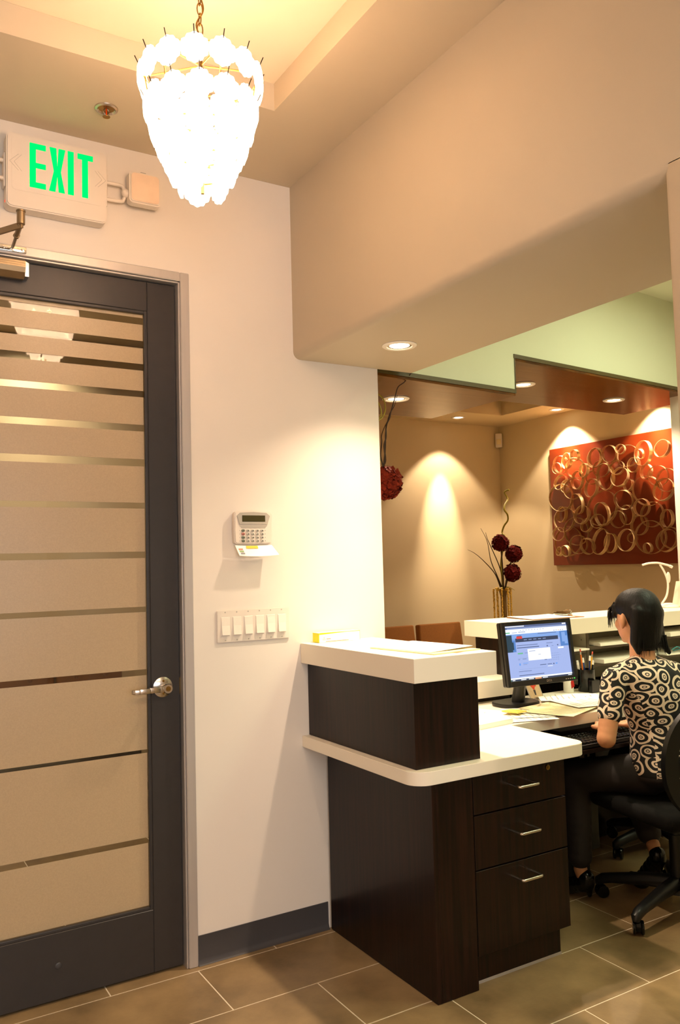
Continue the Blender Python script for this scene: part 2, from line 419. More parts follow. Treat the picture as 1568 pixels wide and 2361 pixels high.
# ------------------------------------------------------------------ door
DX0, DX1 = 0.135, 1.047
bm = B()   # aluminium frame: casing and inner stop, right jamb, head and left jamb
def jamb(bm, x0, x1, z1):
    s = 1 if x1 > x0 else -1
    a, b_ = min(x0, x1), max(x0, x1)
    box(bm, a, b_, -0.012, 0.128, 0, z1, 0.002, 1)
box(bm, 1.058, 1.092, -0.014, 0.0, 0, 2.492, 0.0025, 1); box(bm, 1.0515, 1.0575, -0.006, 0.129, 0, 2.456, 0.001, 1)
box(bm, 0.09, 0.124, -0.014, 0.0, 0, 2.492, 0.0025, 1); box(bm, 0.1245, 0.1305, -0.006, 0.129, 0, 2.456, 0.001, 1)
box(bm, 0.1245, 1.0575, -0.014, 0.0, 2.4585, 2.492, 0.0025, 1); box(bm, 0.1306, 1.0514, -0.006, 0.129, 2.4515, 2.4575, 0.001, 1)
box(bm, 1.036, 1.0514, 0.066, 0.09, 0, 2.451); box(bm, 0.1306, 1.0514, 0.066, 0.09, 2.437, 2.4514)
trim_frame = struct(mk('trim_2', bm, M_alu))
bm = B(); y0, y1 = 0.018, 0.062
GX0, GX1, GZ0, GZ1 = 0.25, 0.942, 0.220, 2.338
box(bm, DX0, GX0, y0, y1, 0.008, 2.447, 0.002, 1); box(bm, GX1, DX1, y0, y1, 0.008, 2.447, 0.002, 1)
box(bm, GX0, GX1, y0, y1, 0.008, GZ0, 0.002, 1); box(bm, GX0, GX1, y0, y1, GZ1, 2.447, 0.002, 1)
door = struct(mk('door_1', bm, M_doorpaint))
bm = B(); g = 0.011     # glazing bead with a step
for (a, b_, c, d) in ((GX0, GX0+g, GZ0, GZ1), (GX1-g, GX1, GZ0, GZ1), (GX0+g, GX1-g, GZ0, GZ0+g), (GX0+g, GX1-g, GZ1-g, GZ1)):
    box(bm, a, b_, 0.0195, 0.033, c, d, 0.002, 2)
mk('glazing_bead', bm, M_doorpaint, door)
bm = B(); box(bm, GX0+0.004, GX1-0.004, 0.036, 0.042, GZ0+0.004, GZ1-0.004)
mk('glass_pane', bm, M_glass, door)
M_frost = pm('frosted_film', (180, 157, 124), 0.30, noise=(250, 0.05), bump=(900, 0.12), spec=0.6)
zs = [GZ1-0.012, 2.315, 2.290, 2.230, 2.203, 2.145, 2.121, 2.046, 2.023, 1.922, 1.898, 1.797, 1.771, 1.640, 1.619, 1.465, 1.442, 1.269, 1.250, 1.048, 1.027, 0.768, 0.756, 0.465, 0.445, GZ0+0.012]
for i in range(0, len(zs), 2):
    bm = B(); box(bm, GX0+0.012, GX1-0.012, 0.0345, 0.0359, zs[i+1], zs[i]); mk('frosted_band', bm, M_frost, door)
# lever handle
bm = B(); hc = (0.983, 0.018, 0.982)
lathe(bm, [(0.0, 0.012), (0.010, 0.012), (0.0125, 0.0125), (0.030, 0.0062), (0.0355, 0.004), (0.0355, 0.0)], hc, 32, (0, -1, 0))
rose = mk('handle_rose', bm, M_steel, door, True, 35)
bm = B()
for dz in (0.022, -0.022): lathe(bm, [(0, 0.0115), (0.004, 0.0112), (0.0042, 0.008)], (hc[0], hc[1], hc[2]+dz), 12, (0, -1, 0))
mk('rose_screw', bm, M_brass, rose, True)
bm = B(); lathe(bm, [(0.0, 0.062), (0.0155, 0.062), (0.017, 0.058), (0.017, 0.045), (0.011, 0.04), (0.011, 0.008)], hc, 24, (0, -1, 0))
lv = [(0.978, -0.034, 0.982), (0.955, -0.037, 0.982), (0.92, -0.040, 0.981), (0.885, -0.040, 0.980), (0.868, -0.037, 0.980), (0.862, -0.030, 0.980)]
for a, b_ in zip(lv, lv[1:]):
    d = Vector(b_)-Vector(a); c = (Vector(a)+Vector(b_))/2
    obox(bm, c, (d.length+0.006, 0.012, 0.022-0.006*abs(c.x-0.978)/0.12), (0, 0, math.atan2(d.y, d.x)), 0.003, 2)
mk('lever', bm, M_steel, door, True, 35)
bm = B(); lathe(bm, [(0.0, 0.0655), (0.004, 0.0655), (0.0045, 0.0635), (0.009, 0.0635), (0.0095, 0.061)], hc, 20, (0, -1, 0)); mk('key_cylinder', bm, M_brass, door, True)
bm = B(); box(bm, 1.047, 1.0514, 0.026, 0.052, 0.95, 1.01, 0.001, 1); mk('latch_plate', bm, M_brass, door)
bm = B(); ball(bm, (0.62, 0.0175, 0.115), (0.011, 0.0025, 0.011), 12, 6); mk('rubber_bumper', bm, M_base, door, True)

# door closer
dc = thing('door_closer', (0.40, 0.0, 2.38), 'brass-toned metal door closer with folded arm above the glass door', 'door closer')
bm = B(); plate(bm, [(0.017, 2.444), (0.017, 2.384), (-0.010, 2.380), (-0.034, 2.396), (-0.040, 2.412), (-0.040, 2.432), (-0.020, 2.444)], 'x', 0.20, 0.512)
for zz in (2.418, 2.425): box(bm, 0.2, 0.512, -0.0412, -0.040, zz, zz+0.003)
mk('closer_body', bm, M_champ, dc)
bm = B(); plate(bm, [(0.512, 2.436), (0.524, 2.430), (0.524, 2.384), (0.512, 2.384)], 'y', -0.030, 0.0175); mk('end_cap', bm, M_steel, dc)
bm = B(); obox(bm, (0.475, -0.020, 2.474), (0.085, 0.012, 0.020), (0, 0, 0), 0.002); 
for xx in (0.445, 0.505): lathe(bm, [(0, 0.004), (0.005, 0.003), (0.006, 0)], (xx, -0.026, 2.474), 12, (0, -1, 0))
mk('arm_bracket', bm, M_chrome, dc, True, 35)
bm = B(); lathe(bm, [(0, -0.012), (0.0125, -0.012), (0.0125, 0.026), (0.0145, 0.027), (0.0145, 0.031), (0.008, 0.034), (0, 0.036)], (0.468, -0.205, 2.50), 20)
mk('knuckle', bm, M_champ, dc, True, 35)
bm = B(); obox(bm, (0.43, -0.135, 2.487), (0.165, 0.009, 0.020), (0, 0.0, math.atan2(0.14, -0.085)), 0.002); mk('main_arm', bm, M_champ, dc)
bm = B(); tube(bm, [(0.468, -0.200, 2.490), (0.470, -0.12, 2.484)], 0.0085, 10); tube(bm, [(0.470, -0.125, 2.484), (0.473, -0.026, 2.477)], 0.0052, 10)
tube(bm, [(0.4698, -0.122, 2.484), (0.4704, -0.112, 2.4835)], 0.0105, 6); mk('fore_arm', bm, M_champ, dc, True, 35)

# ------------------------------------------------------------------ lamps
def bulkhead_down(loc, label, power, tgt, ang, blend, core=0.0, coreang=28, ctgt=None, color=HALO, r=0.066):
    """recessed halogen downlight: trim ring, reflector cone, glowing lens; its spot lamp sits in the opening"""
    x, y, z = loc
    t_ = thing('downlight', (x, y, z), label, 'downlight', 'recessed downlights')
    bm = B(); lathe(bm, [(r, -0.0005), (r, -0.003), (r*0.93, -0.0065), (r*0.74, -0.0065), (r*0.71, -0.003), (r*0.71, 0.0)], (x, y, z), 36)
    mk('trim_ring', bm, M_plastic, t_, True, 50)
    bm = B(); lathe(bm, [(r*0.71, -0.0029), (r*0.60, -0.0027), (r*0.58, -0.0022)], (x, y, z), 32)
    mk('reflector', bm, M_chrome, t_, True)
    bm = B(); lathe(bm, [(r*0.58, -0.0024), (r*0.40, -0.0040), (0.0, -0.0050)], (x, y, z), 28)
    mk('lens', bm, M_lens, t_, True)
    lamp('SPOT', 'halogen_lamp', (x, y, z-0.012), power, color, 0.022, t_, tgt, ang, blend)
    if core: lamp('SPOT', 'halogen_core', (x, y, z-0.012), core, color, 0.012, t_, ctgt or tgt, coreang, 1.0)
    return t_
M_lens = emis('halogen_lens', (1.0, 0.86, 0.62), 9.0)
bulkhead_down((1.794, -0.357, 2.22), 'round white downlight under the beam above the near counter', P_DOWN*0.75, (1.794, -0.357, 0), 124, 1.0, P_DOWN*0.7, 66)
bulkhead_down((2.305, 0.403, 2.20), 'white downlight in the lower brown canopy behind the twig', P_DOWN*0.8, (2.305, 0.403, 0), 130, 0.8)
bulkhead_down((3.24, 0.50, 2.375), 'glaring downlight at the left end of the upper wood canopy', P_DOWN*0.9, (3.10, 0.20, 0), 130, 0.8)
bulkhead_down((4.089, 0.603, 2.375), 'white downlight at the right end of the upper wood canopy', P_DOWN*0.9, (4.05, 0.45, 0), 130, 0.8)
bulkhead_down((4.755, 2.922, 2.70), 'small downlight washing the back wall left of the corner', P_DOWN*0.75, (4.755, 3.02, 0), 92, 0.30, P_DOWN*3.2, 32, (4.735, 3.2, 1.72))
bulkhead_down((5.319, 2.275, 2.70), 'small downlight above the left end of the ring artwork', P_DOWN*0.9, (5.40, 2.275, 0), 100, 0.30, P_DOWN*1.6, 48, (5.45, 2.25, 1.75))
bulkhead_down((5.319, 1.330, 2.70), 'downlight above the right end of the ring artwork', P_DOWN*0.9, (5.40, 1.33, 0), 100, 0.30, P_DOWN*1.6, 48, (5.45, 1.33, 1.75))

bulkhead_down((0.30, -3.35, CZ), 'added fill downlight in the foyer ceiling behind the photographer', P_DOWN*1.2, (0.30, -3.2, 0), 160, 1.0)  # this and the next two are added, unseen, to lighten the foyer
bulkhead_down((1.00, -3.35, CZ), 'second added fill downlight in the foyer ceiling behind the photographer', P_DOWN*1.2, (1.0, -3.2, 0), 160, 1.0)
bulkhead_down((-0.50, -3.35, CZ), 'third added fill downlight in the foyer ceiling behind the photographer', P_DOWN*1.2, (-0.5, -3.2, 0), 160, 1.0)
bulkhead_down((0.98, 2.32, CZ), 'downlight in the corridor ceiling behind the glass door', P_DOWN*0.9, (0.98, 2.45, 0), 130, 0.8, P_DOWN*0.9, 60)
bulkhead_down((0.20, 1.0, CZ), 'downlight in the corridor ceiling just past the glass door', P_DOWN*0.9, (0.2, 1.0, 0), 150, 1.0)

# fluorescent panels recessed in the reception ceiling
M_diff = emis('fluorescent_diffuser', FLUO, E_TROFFER)
for i, (a, b_, c, d) in enumerate(tr):
    t_ = thing('ceiling_light_panel', ((a+b_)/2, (c+d)/2, CZ), ['recessed fluorescent light panel in the reception ceiling near the beam', 'recessed fluorescent light panel in the reception ceiling above the desk'][i], 'light panel', 'reception light panels')
    bm = B()
    for (p, q, s, u) in ((a, a+0.02, c, d), (b_-0.02, b_, c, d), (a+0.02, b_-0.02, c, c+0.02), (a+0.02, b_-0.02, d-0.02, d)): box(bm, p, q, s, u, CZ+0.0, CZ+0.13)
    box(bm, a, b_, c, d, CZ+0.13, CZ+0.14); mk('housing', bm, M_plastic, t_)
    bm = B(); box(bm, a+0.021, b_-0.021, c+0.021, d-0.021, CZ+0.105, CZ+0.115); mk('diffuser', bm, M_diff, t_)

# chandelier: tiers of scalloped glass discs on a brass cage
CX, CY = 0.785, -0.925
ch = thing('chandelier', (CX, CY, 2.35), 'glowing tiered chandelier of scalloped glass discs hanging on a brass chain', 'chandelier')
M_disc = bpy.data.materials.new('chandelier_glass'); M_disc.use_nodes = True
_b = M_disc.node_tree.nodes['Principled BSDF']; _b.inputs['Base Color'].default_value = (1, 0.93, 0.80, 1); _b.inputs['Roughness'].default_value = 0.35
_b.inputs['Transmission Weight'].default_value = 0.35
_b.inputs['Emission Color'].default_value = (1.0, 0.70, 0.50, 1); _b.inputs['Emission Strength'].default_value = E_DISC
_n = M_disc.node_tree.nodes.new('ShaderNodeTexNoise'); _n.inputs['Scale'].default_value = 60
_bp = M_disc.node_tree.nodes.new('ShaderNodeBump'); _bp.inputs['Strength'].default_value = 0.2; _bp.inputs['Distance'].default_value = 0.003
M_disc.node_tree.links.new(_n.outputs['Fac'], _bp.inputs['Height']); M_disc.node_tree.links.new(_bp.outputs[0], _b.inputs['Normal'])
t = B(); N = 48; r0 = 0.0355
def scal(a): return r0*(0.915+0.10*abs(math.cos(2*a))+0.045*math.cos(12*a))
fr, bk, mid = [], [], []
for i in range(N):
    a = 2*PI*i/N; s = scal(a)
    fr.append(t.verts.new((0.0035, math.cos(a)*s, math.sin(a)*s))); bk.append(t.verts.new((-0.0035, math.cos(a)*s, math.sin(a)*s)))
    mid.append(t.verts.new((0.0085, math.cos(a)*s*0.6, math.sin(a)*s*0.6)))
cv = t.verts.new((0.010, 0, 0))
for i in range(N):
    j = (i+1) % N
    t.faces.new((fr[i], fr[j], mid[j], mid[i])); t.faces.new((mid[i], mid[j], cv)); t.faces.new((bk[j], bk[i], fr[i], fr[j]))
t.faces.new(bk[::-1]); bmesh.ops.recalc_face_normals(t, faces=t.faces[:])
dm = bpy.data.meshes.new('glass_disc'); t.to_mesh(dm); t.free(); dm.materials.append(M_disc)
dm.polygons.foreach_set('use_smooth', [True]*len(dm.polygons)); dm.set_sharp_from_angle(angle=0.7)
t = B(); tube(t, [(0.004, 0, 0.026), (0.008, 0, 0.036), (0.014, 0, 0.049)], 0.0013, 6)
pm_ = bpy.data.meshes.new('disc_pin'); t.to_mesh(pm_); t.free(); pm_.materials.append(pm('dark_pin', (52, 40, 24), 0.4, metal=0.6, noise=(40, 0.1)))
TIERS = [(0.152, 2.655, 14), (0.138, 2.574, 13), (0.126, 2.532, 11), (0.112, 2.494, 10), (0.096, 2.458, 9), (0.078, 2.422, 7), (0.055, 2.386, 5)]
for ti, (R_, z, n) in enumerate(TIERS):
    for i in range(n):
        a = 2*PI*(i+0.5*(ti % 2))/n+0.2
        M = Matrix.Translation((CX+R_*math.cos(a), CY+R_*math.sin(a), z)) @ Matrix.Rotation(a, 4, 'Z') @ Matrix.Rotation(0.02 if ti == 0 else 0.05, 4, 'Y')
        for me, nm in ((dm, 'glass_disc'), (pm_, 'disc_pin')):
            o = bpy.data.objects.new(nm, me); COL.objects.link(o); o.matrix_world = M; WLOC[o] = M.translation.copy(); put(o, ch)
            if nm == 'glass_disc': dpar = o
bm = B()
for R_, z, n in TIERS:
    tube(bm, [(CX+(R_-0.006)*math.cos(2*PI*i/40), CY+(R_-0.006)*math.sin(2*PI*i/40), z+0.022) for i in range(40)], 0.0022, 6, closed=True)
for k in range(6):
    a = PI*k/3+0.5
    tube(bm, [(CX+(R_-0.006)*math.cos(a), CY+(R_-0.006)*math.sin(a), z+0.022) for R_, z, n in TIERS], 0.0022, 6)
    tube(bm, [(CX+0.152*math.cos(a), CY+0.152*math.sin(a), 2.677), (CX+0.01*math.cos(a), CY+0.01*math.sin(a), 2.70)], 0.0022, 6)
tube(bm, [(CX, CY, 2.36), (CX, CY, 2.735)], 0.005, 10)
mk('cage_frame', bm, M_brass, ch, True)
bm = B()   # chain
zz = 2.728; k = 0
while zz < CZ+0.075:
    a, b_ = (1, 0) if k % 2 == 0 else (0, 1)
    pts = [(CX+a*0.0075*math.cos(q)*1.0, CY+b_*0.0075*math.cos(q), zz+0.017+0.017*math.sin(q)) for q in [2*PI*i/14 for i in range(14)]]
    tube(bm, pts, 0.0018, 6, closed=True); zz += 0.0275; k += 1
mk('chain', bm, M_brass, ch, True)
bm = B(); tube(bm, cat([(CX+0.004, CY, 2.72), (CX+0.011, CY, 2.76), (CX-0.009, CY+0.003, 2.81), (CX+0.010, CY, 2.86), (CX-0.008, CY, 2.92), (CX+0.006, CY, 2.98), (CX, CY, 3.005)]), 0.0022, 6); mk('cord', bm, M_brass, ch, True)
bm = B(); lathe(bm, [(0.0, CZ+0.06), (0.012, CZ+0.062), (0.05, CZ+0.085), (0.055, CZ+0.0934)], (CX, CY, 0), 28); mk('ceiling_canopy_cup', bm, M_brass, ch, True)
M_bulb = emis('bulb', (1.0, 0.72, 0.40), 30.0)
for k in range(5):
    a = 2*PI*k/5; c = (CX+0.055*math.cos(a), CY+0.055*math.sin(a), 2.56+0.02*(k % 2))
    bm = B(); lathe(bm, [(0, -0.022), (0.012, -0.014), (0.015, 0.0), (0.010, 0.016), (0.006, 0.026)], c, 12); bo = mk('bulb', bm, M_bulb, ch, True)
    lamp('POINT', 'bulb_light', (c[0], c[1], 2.60), P_BULB, (1.0, 0.56, 0.33), 0.02, ch)

# fire sprinkler
sp = thing('fire_sprinkler', (0.731, -0.231, 2.90), 'recessed metal fire sprinkler head in the ceiling above the exit sign', 'sprinkler')
bm = B(); lathe(bm, [(0.027, 0.0), (0.038, -0.0005), (0.037, -0.004), (0.030, -0.006), (0.026, -0.001)], (0.731, -0.231, CZ), 32); mk('escutcheon', bm, M_steel, sp, True)
bm = B(); lathe(bm, [(0.0265, -0.0008), (0.0, -0.0012)], (0.731, -0.231, CZ), 24); mk('recess_cup', bm, M_brass, sp)
bm = B()
for s in (-1, 1): tube(bm, cat([(0.731+s*0.004, -0.231, CZ-0.001), (0.731+s*0.010, -0.231, CZ-0.012), (0.731, -0.231, CZ-0.026)], 4), 0.0018, 6)
mk('sprinkler_frame', bm, M_steel, sp, True)
bm = B(); tube(bm, [(0.731, -0.231, CZ-0.002), (0.731, -0.231, CZ-0.023)], 0.0025, 8); mk('glass_bulb', bm, pm('red_liquid', (214, 74, 20), 0.1, noise=(30, 0.1)), sp, True)
bm = B(); lathe(bm, [(0, -0.026), (0.008, -0.026), (0.0125, -0.0285), (0.012, -0.0295), (0, -0.028)], (0.731, -0.231, CZ), 16); mk('deflector', bm, M_brass, sp, True)

# ------------------------------------------------------------------ exit sign with emergency lamp heads
ex = thing('exit_sign', (0.617, -0.03, 2.60), 'white exit sign with green letters and emergency lamp heads above the door', 'exit sign')
bm = B(); plate(bm, rrect(0.449, 0.779, 2.605, 2.858, 0.018, 5), 'y', -0.055, -0.0005, bev=0.004); mk('housing', bm, M_plastic2, ex, True, 35)
bm = B(); plate(bm, rrect(0.466, 0.764, 2.664, 2.848, 0.012, 5), 'y', -0.0558, -0.0549); mk('face_panel', bm, M_plastic2, ex)
M_green = emis('exit_green', (0.0, 1.0, 0.16), 0.95)
fy0, fy1 = -0.0572, -0.0558
z0, z1 = 2.682, 2.834; zm = (z0+z1)/2; sw_ = 0.0195
def letter(polys):
    bm = B()
    for p in polys: plate(bm, p, 'y', fy0, fy1)
    mk('letter', bm, M_green, ex)
R4 = lambda a, b_, c, d: [(a, c), (b_, c), (b_, d), (a, d)]
letter([R4(0.522, 0.542, z0, z1), R4(0.542, 0.574, z1-0.019, z1), R4(0.542, 0.574, zm-0.008, zm+0.010), R4(0.542, 0.574, z0, z0+0.019)])
letter([[(0.586, z1), (0.608, z1), (0.6115, zm+0.010), (0.600, zm-0.005)], [(0.638, z1), (0.616, z1), (0.6115, zm+0.010), (0.623, zm-0.005)],
        [(0.584, z0), (0.605, z0), (0.6115, zm-0.022), (0.6115, zm+0.010), (0.600, zm-0.005)], [(0.636, z0), (0.616, z0), (0.6115, zm-0.022), (0.6115, zm+0.010), (0.623, zm-0.005)]])
letter([R4(0.646, 0.666, z0, z1)])
letter([R4(0.679, 0.731, z1-0.019, z1), R4(0.694, 0.714, z0, z1-0.019)])
bm = B()   # chevron knock-outs
for s, x in ((-1, 0.487), (1, 0.748)):
    for w in (0.0, 0.014):
        tube(bm, [(x-s*0.010+s*w*0.7, -0.0560, 2.786), (x+s*0.014+s*w, -0.0560, 2.758), (x-s*0.010+s*w*0.7, -0.0560, 2.730)], 0.0005, 4)
mk('chevron', bm, M_grey, ex)
bm = B(); ball(bm, (0.4495, -0.030, 2.628), (0.002, 0.005, 0.005), 10, 6); mk('test_lamp', bm, emis('test_red', (1, 0.05, 0.02), 1.5), ex, True)
M_lenscover = pm('ribbed_lens', (232, 205, 180), 0.25, noise=(14, 0.05), bump=(260, 0.3))
for s, xe, xl in ((1, 0.779, 0.912), (-1, 0.449, 0.318)):
    bm = B(); box(bm, min(xe, xe+s*0.006), max(xe, xe+s*0.006), -0.040, -0.008, 2.675, 2.79, 0.002); mk('side_plate', bm, M_plastic2, ex)
    bm = B(); xa = xe+s*0.004; xb = xl-s*0.066
    tube(bm, cat([(xa, -0.030, 2.765), (xb-s*0.012, -0.032, 2.764), (xb, -0.035, 2.750), (xb, -0.035, 2.735), (xb, -0.035, 2.718), (xb-s*0.012, -0.032, 2.706), (xa, -0.030, 2.705)], 5), 0.0065, 10); mk('lamp_arm', bm, M_plastic2, ex, True)
    bm = B(); ball(bm, (xb+s*0.004, -0.040, 2.735), 0.016, 14, 10); mk('swivel', bm, M_plastic2, ex, True)
    bm = B(); plate(bm, rrect(xl-0.057, xl+0.057, 2.697, 2.811, 0.014, 4), 'y', -0.070, -0.028, bev=0.005); hd = mk('lamp_head', bm, M_plastic2, ex, True, 35)
    bm = B(); plate(bm, rrect(xl-0.050, xl+0.050, 2.704, 2.804, 0.012, 4), 'y', -0.0728, -0.0700, bev=0.001); mk('lamp_lens', bm, M_lenscover, hd, True, 35)
    bm = B(); box(bm, xl-0.015, xl+0.004, -0.066, -0.055, 2.8105, 2.813); mk('lens_clip', bm, M_grey, hd)

# ------------------------------------------------------------------ alarm keypad
kp = thing('alarm_keypad', (1.330, -0.01, 1.44), 'white alarm keypad with small display and open flip-down cover on the wall', 'keypad')
bm = B(); pts = [(1.253, 1.492), (1.262, 1.487), (1.330, 1.484), (1.398, 1.487), (1.408, 1.492), (1.410, 1.540), (1.408, 1.598)]+arc((1.398, 1.598), 0.010, 0, 80, 3)+[(1.365, 1.613), (1.330, 1.615), (1.295, 1.613)]+arc((1.263, 1.598), 0.010, 100, 180, 3)+[(1.251, 1.540)]
plate(bm, pts, 'y', -0.026, -0.0005, bev=0.004); mk('case', bm, M_plastic2, kp, True, 35)
bm = B(); plate(bm, [(1.262, 1.592), (1.272, 1.560), (1.388, 1.560), (1.399, 1.592), (1.385, 1.604), (1.330, 1.607), (1.275, 1.604)], 'y', -0.0285, -0.0255, bev=0.001); mk('display_bezel', bm, M_grey, kp)
bm = B(); box(bm, 1.283, 1.378, -0.0295, -0.0280, 1.570, 1.594, 0.001, 1); mk('display', bm, pm('lcd', (66, 60, 34), 0.2, noise=(40, 0.05)), kp)
bm = B(); plate(bm, [(1.273, 1.557), (1.282, 1.547), (1.379, 1.547), (1.388, 1.557)], 'y', -0.0275, -0.0255); mk('label_strip', bm, M_grey, kp)
M_btn = [pm('rubber_key', (190, 184, 170), 0.6, noise=(60, 0.03)), pm('red_key', (190, 120, 104), 0.6, noise=(60, 0.03)), pm('dark_key', (120, 126, 104), 0.6, noise=(60, 0.03))]
for r_ in range(4):
    for c_ in range(5):
        x, z = 1.287+c_*0.0195, 1.537-r_*0.0130
        bm = B(); lathe(bm, [(0.0, 0.0305), (0.0045, 0.030), (0.0066, 0.0285), (0.0068, 0.0255)], (0, 0, 0), 14, (0, -1, 0))
        for v in bm.verts: v.co = (x+v.co.x*1.12, v.co.y, z+v.co.z*0.78)
        bt = mk('key', bm, M_btn[1] if (c_, r_) == (0, 1) else M_btn[2] if c_ == 0 else M_btn[0], kp, True)
        bm = B(); box(bm, x-0.0028, x+0.0028, -0.0312, -0.0304, z-0.0014, z+0.0014); mk('key_legend', bm, M_base, bt)
for r_ in range(4):
    for x in (1.2735, 1.3785):
        bm = B(); lathe(bm, [(0, 0.0268), (0.0011, 0.0268), (0.0011, 0.0255)], (x, 0, 1.537-r_*0.013), 8, (0, -1, 0)); mk('indicator', bm, M_base, kp)
bm = B()    # open cover, curved
Q = []
for i in range(9):
    u = i/8; x = 1.254+u*0.152; sag = 0.004*(1-(2*u-1)**2)
    Q.append([(x, -0.024, 1.482-sag*0.5), (x+0.006+0.012*u, -0.050, 1.444-sag)])
for i in range(8):
    a, b_ = Q[i], Q[i+1]
    for dz in (0.0, -0.0022):
        quad(bm, [(a[0][0], a[0][1], a[0][2]+dz), (b_[0][0], b_[0][1], b_[0][2]+dz), (b_[1][0], b_[1][1], b_[1][2]+dz), (a[1][0], a[1][1], a[1][2]+dz)])
    quad(bm, [a[1], b_[1], (b_[1][0], b_[1][1], b_[1][2]-0.0022), (a[1][0], a[1][1], a[1][2]-0.0022)])
for q in (Q[0], Q[-1]): quad(bm, [q[0], q[1], (q[1][0], q[1][1], q[1][2]-0.0022), (q[0][0], q[0][1], q[0][2]-0.0022)])
bmesh.ops.remove_doubles(bm, verts=bm.verts[:], dist=1e-5)
cov = mk('flip_cover', bm, M_plastic, kp)
def cover_mark(x0, x1, v0, v1, col, nm):
    z = lambda v: 1.482-v*0.038-0.0005; y = lambda v: -0.0252-0.026*v
    bm = B(); quad(bm, [(x0, y(v0), z(v0)), (x1, y(v0), z(v0)), (x1, y(v1), z(v1)), (x0, y(v1), z(v1))]); mk(nm, bm, pm(nm+'_ink', col, 0.6, noise=(60, 0.02)), cov)
cover_mark(1.297, 1.345, 0.05, 0.32, (226, 190, 40), 'sticker')
cover_mark(1.264, 1.281, 0.30, 0.45, (214, 130, 110), 'red_mark'); cover_mark(1.266, 1.283, 0.52, 0.66, (140, 170, 110), 'green_mark'); cover_mark(1.268, 1.285, 0.73, 0.87, (130, 130, 134), 'grey_mark')

# ------------------------------------------------------------------ six-gang switch plate
sw = thing('light_switch_panel', (1.334, -0.003, 1.124), 'white wall plate with six rocker switches below the alarm keypad', 'switch panel')
bm = B(); plate(bm, rrect(1.184, 1.484, 1.123, 1.2435, 0.004, 3), 'y', -0.0065, -0.0005, bev=0.0025); mk('wall_plate', bm, M_plastic2, sw, True, 35)
for i in range(6):
    x = 1.2175+i*0.0466
    bm = B(); box(bm, x-0.0175, x+0.0175, -0.0076, -0.0062, 1.149, 1.217, 0.0006, 1); fr_ = mk('switch_frame', bm, M_plastic, sw)
    on = i == 4
    yt, ym, yb = ((-0.0080, -0.0095, -0.0145) if not on else (-0.0072, -0.0100, -0.0150))
    bm = B(); plate(bm, [(yt, 1.2145), (ym, 1.185), (yb, 1.1515), (-0.0070, 1.1515), (-0.0070, 1.2145)], 'x', x-0.0155, x+0.0155, bev=0.0006); mk('rocker', bm, M_plastic, fr_)
    for z in (1.2345, 1.132):
        bm = B(); lathe(bm, [(0, 0.0073), (0.0026, 0.0071), (0.003, 0.0062)], (x, 0, z), 10, (0, -1, 0)); mk('screw', bm, M_grey, sw, True)

# ------------------------------------------------------------------ near counter: drawer pedestal, worktop, raised box and slab
pd = thing('drawer_pedestal', (1.94, -0.34, 0), 'dark wenge drawer pedestal with three handled drawers under the near worktop', 'drawer cabinet')
WT0, WT1 = 0.702, 0.745
PX0, PX1, PF = 1.632, 2.225, -0.686
bm = B(); box(bm, PX0, 1.650, PF, -0.018, 0.001, 0.7005, 0.0008, 1); mk('side_panel', bm, M_wenge, pd)
bm = B(); box(bm, 1.6505, 1.800, PF, PF+0.02, 0.001, 0.7005, 0.0008, 1); mk('filler_panel', bm, M_wenge, pd)
bm = B(); box(bm, 1.6505, PX1-0.004, PF+0.021, -0.018, 0.10, 0.7005, 0.0008, 1); mk('carcass', bm, M_wenge, pd)
bm = B(); box(bm, 1.802, 2.205, -0.652, -0.632, 0.006, 0.0995, 0.0008, 1); box(bm, 2.19, 2.205, -0.632, -0.05, 0.006, 0.0995); mk('toe_kick', bm, M_wenge, pd)
bm = B(); box(bm, 1.801, 2.207, -0.6535, -0.6525, 0.0002, 0.010); mk('toe_strip', bm, M_alu, pd)
for i, (a, b_) in enumerate(((0.560, 0.698), (0.381, 0.555), (0.105, 0.376))):
    bm = B(); box(bm, 1.803, PX1, PF, PF+0.019, a, b_, 0.001, 1); dr = mk('drawer', bm, M_wenge, pd)
    hz = (0.638, 0.484, 0.332)[i]
    bm = B(); tube(bm, cat([(1.960, PF+0.001, hz), (1.960, PF-0.046, hz), (1.963, PF-0.053, hz), (1.970, PF-0.056, hz), (2.0, PF-0.056, hz), (2.038, PF-0.056, hz), (2.045, PF-0.053, hz), (2.048, PF-0.046, hz), (2.048, PF+0.001, hz)], 4), 0.0050, 10); mk('handle', bm, M_steel, dr, True)
    if i == 0:
        bm = B(); lathe(bm, [(0.0, 0.006), (0.004, 0.006), (0.0045, 0.004), (0.009, 0.0035), (0.0095, 0.0)], (2.143, PF, 0.668), 18, (0, -1, 0)); mk('lock', bm, M_brass, dr, True)

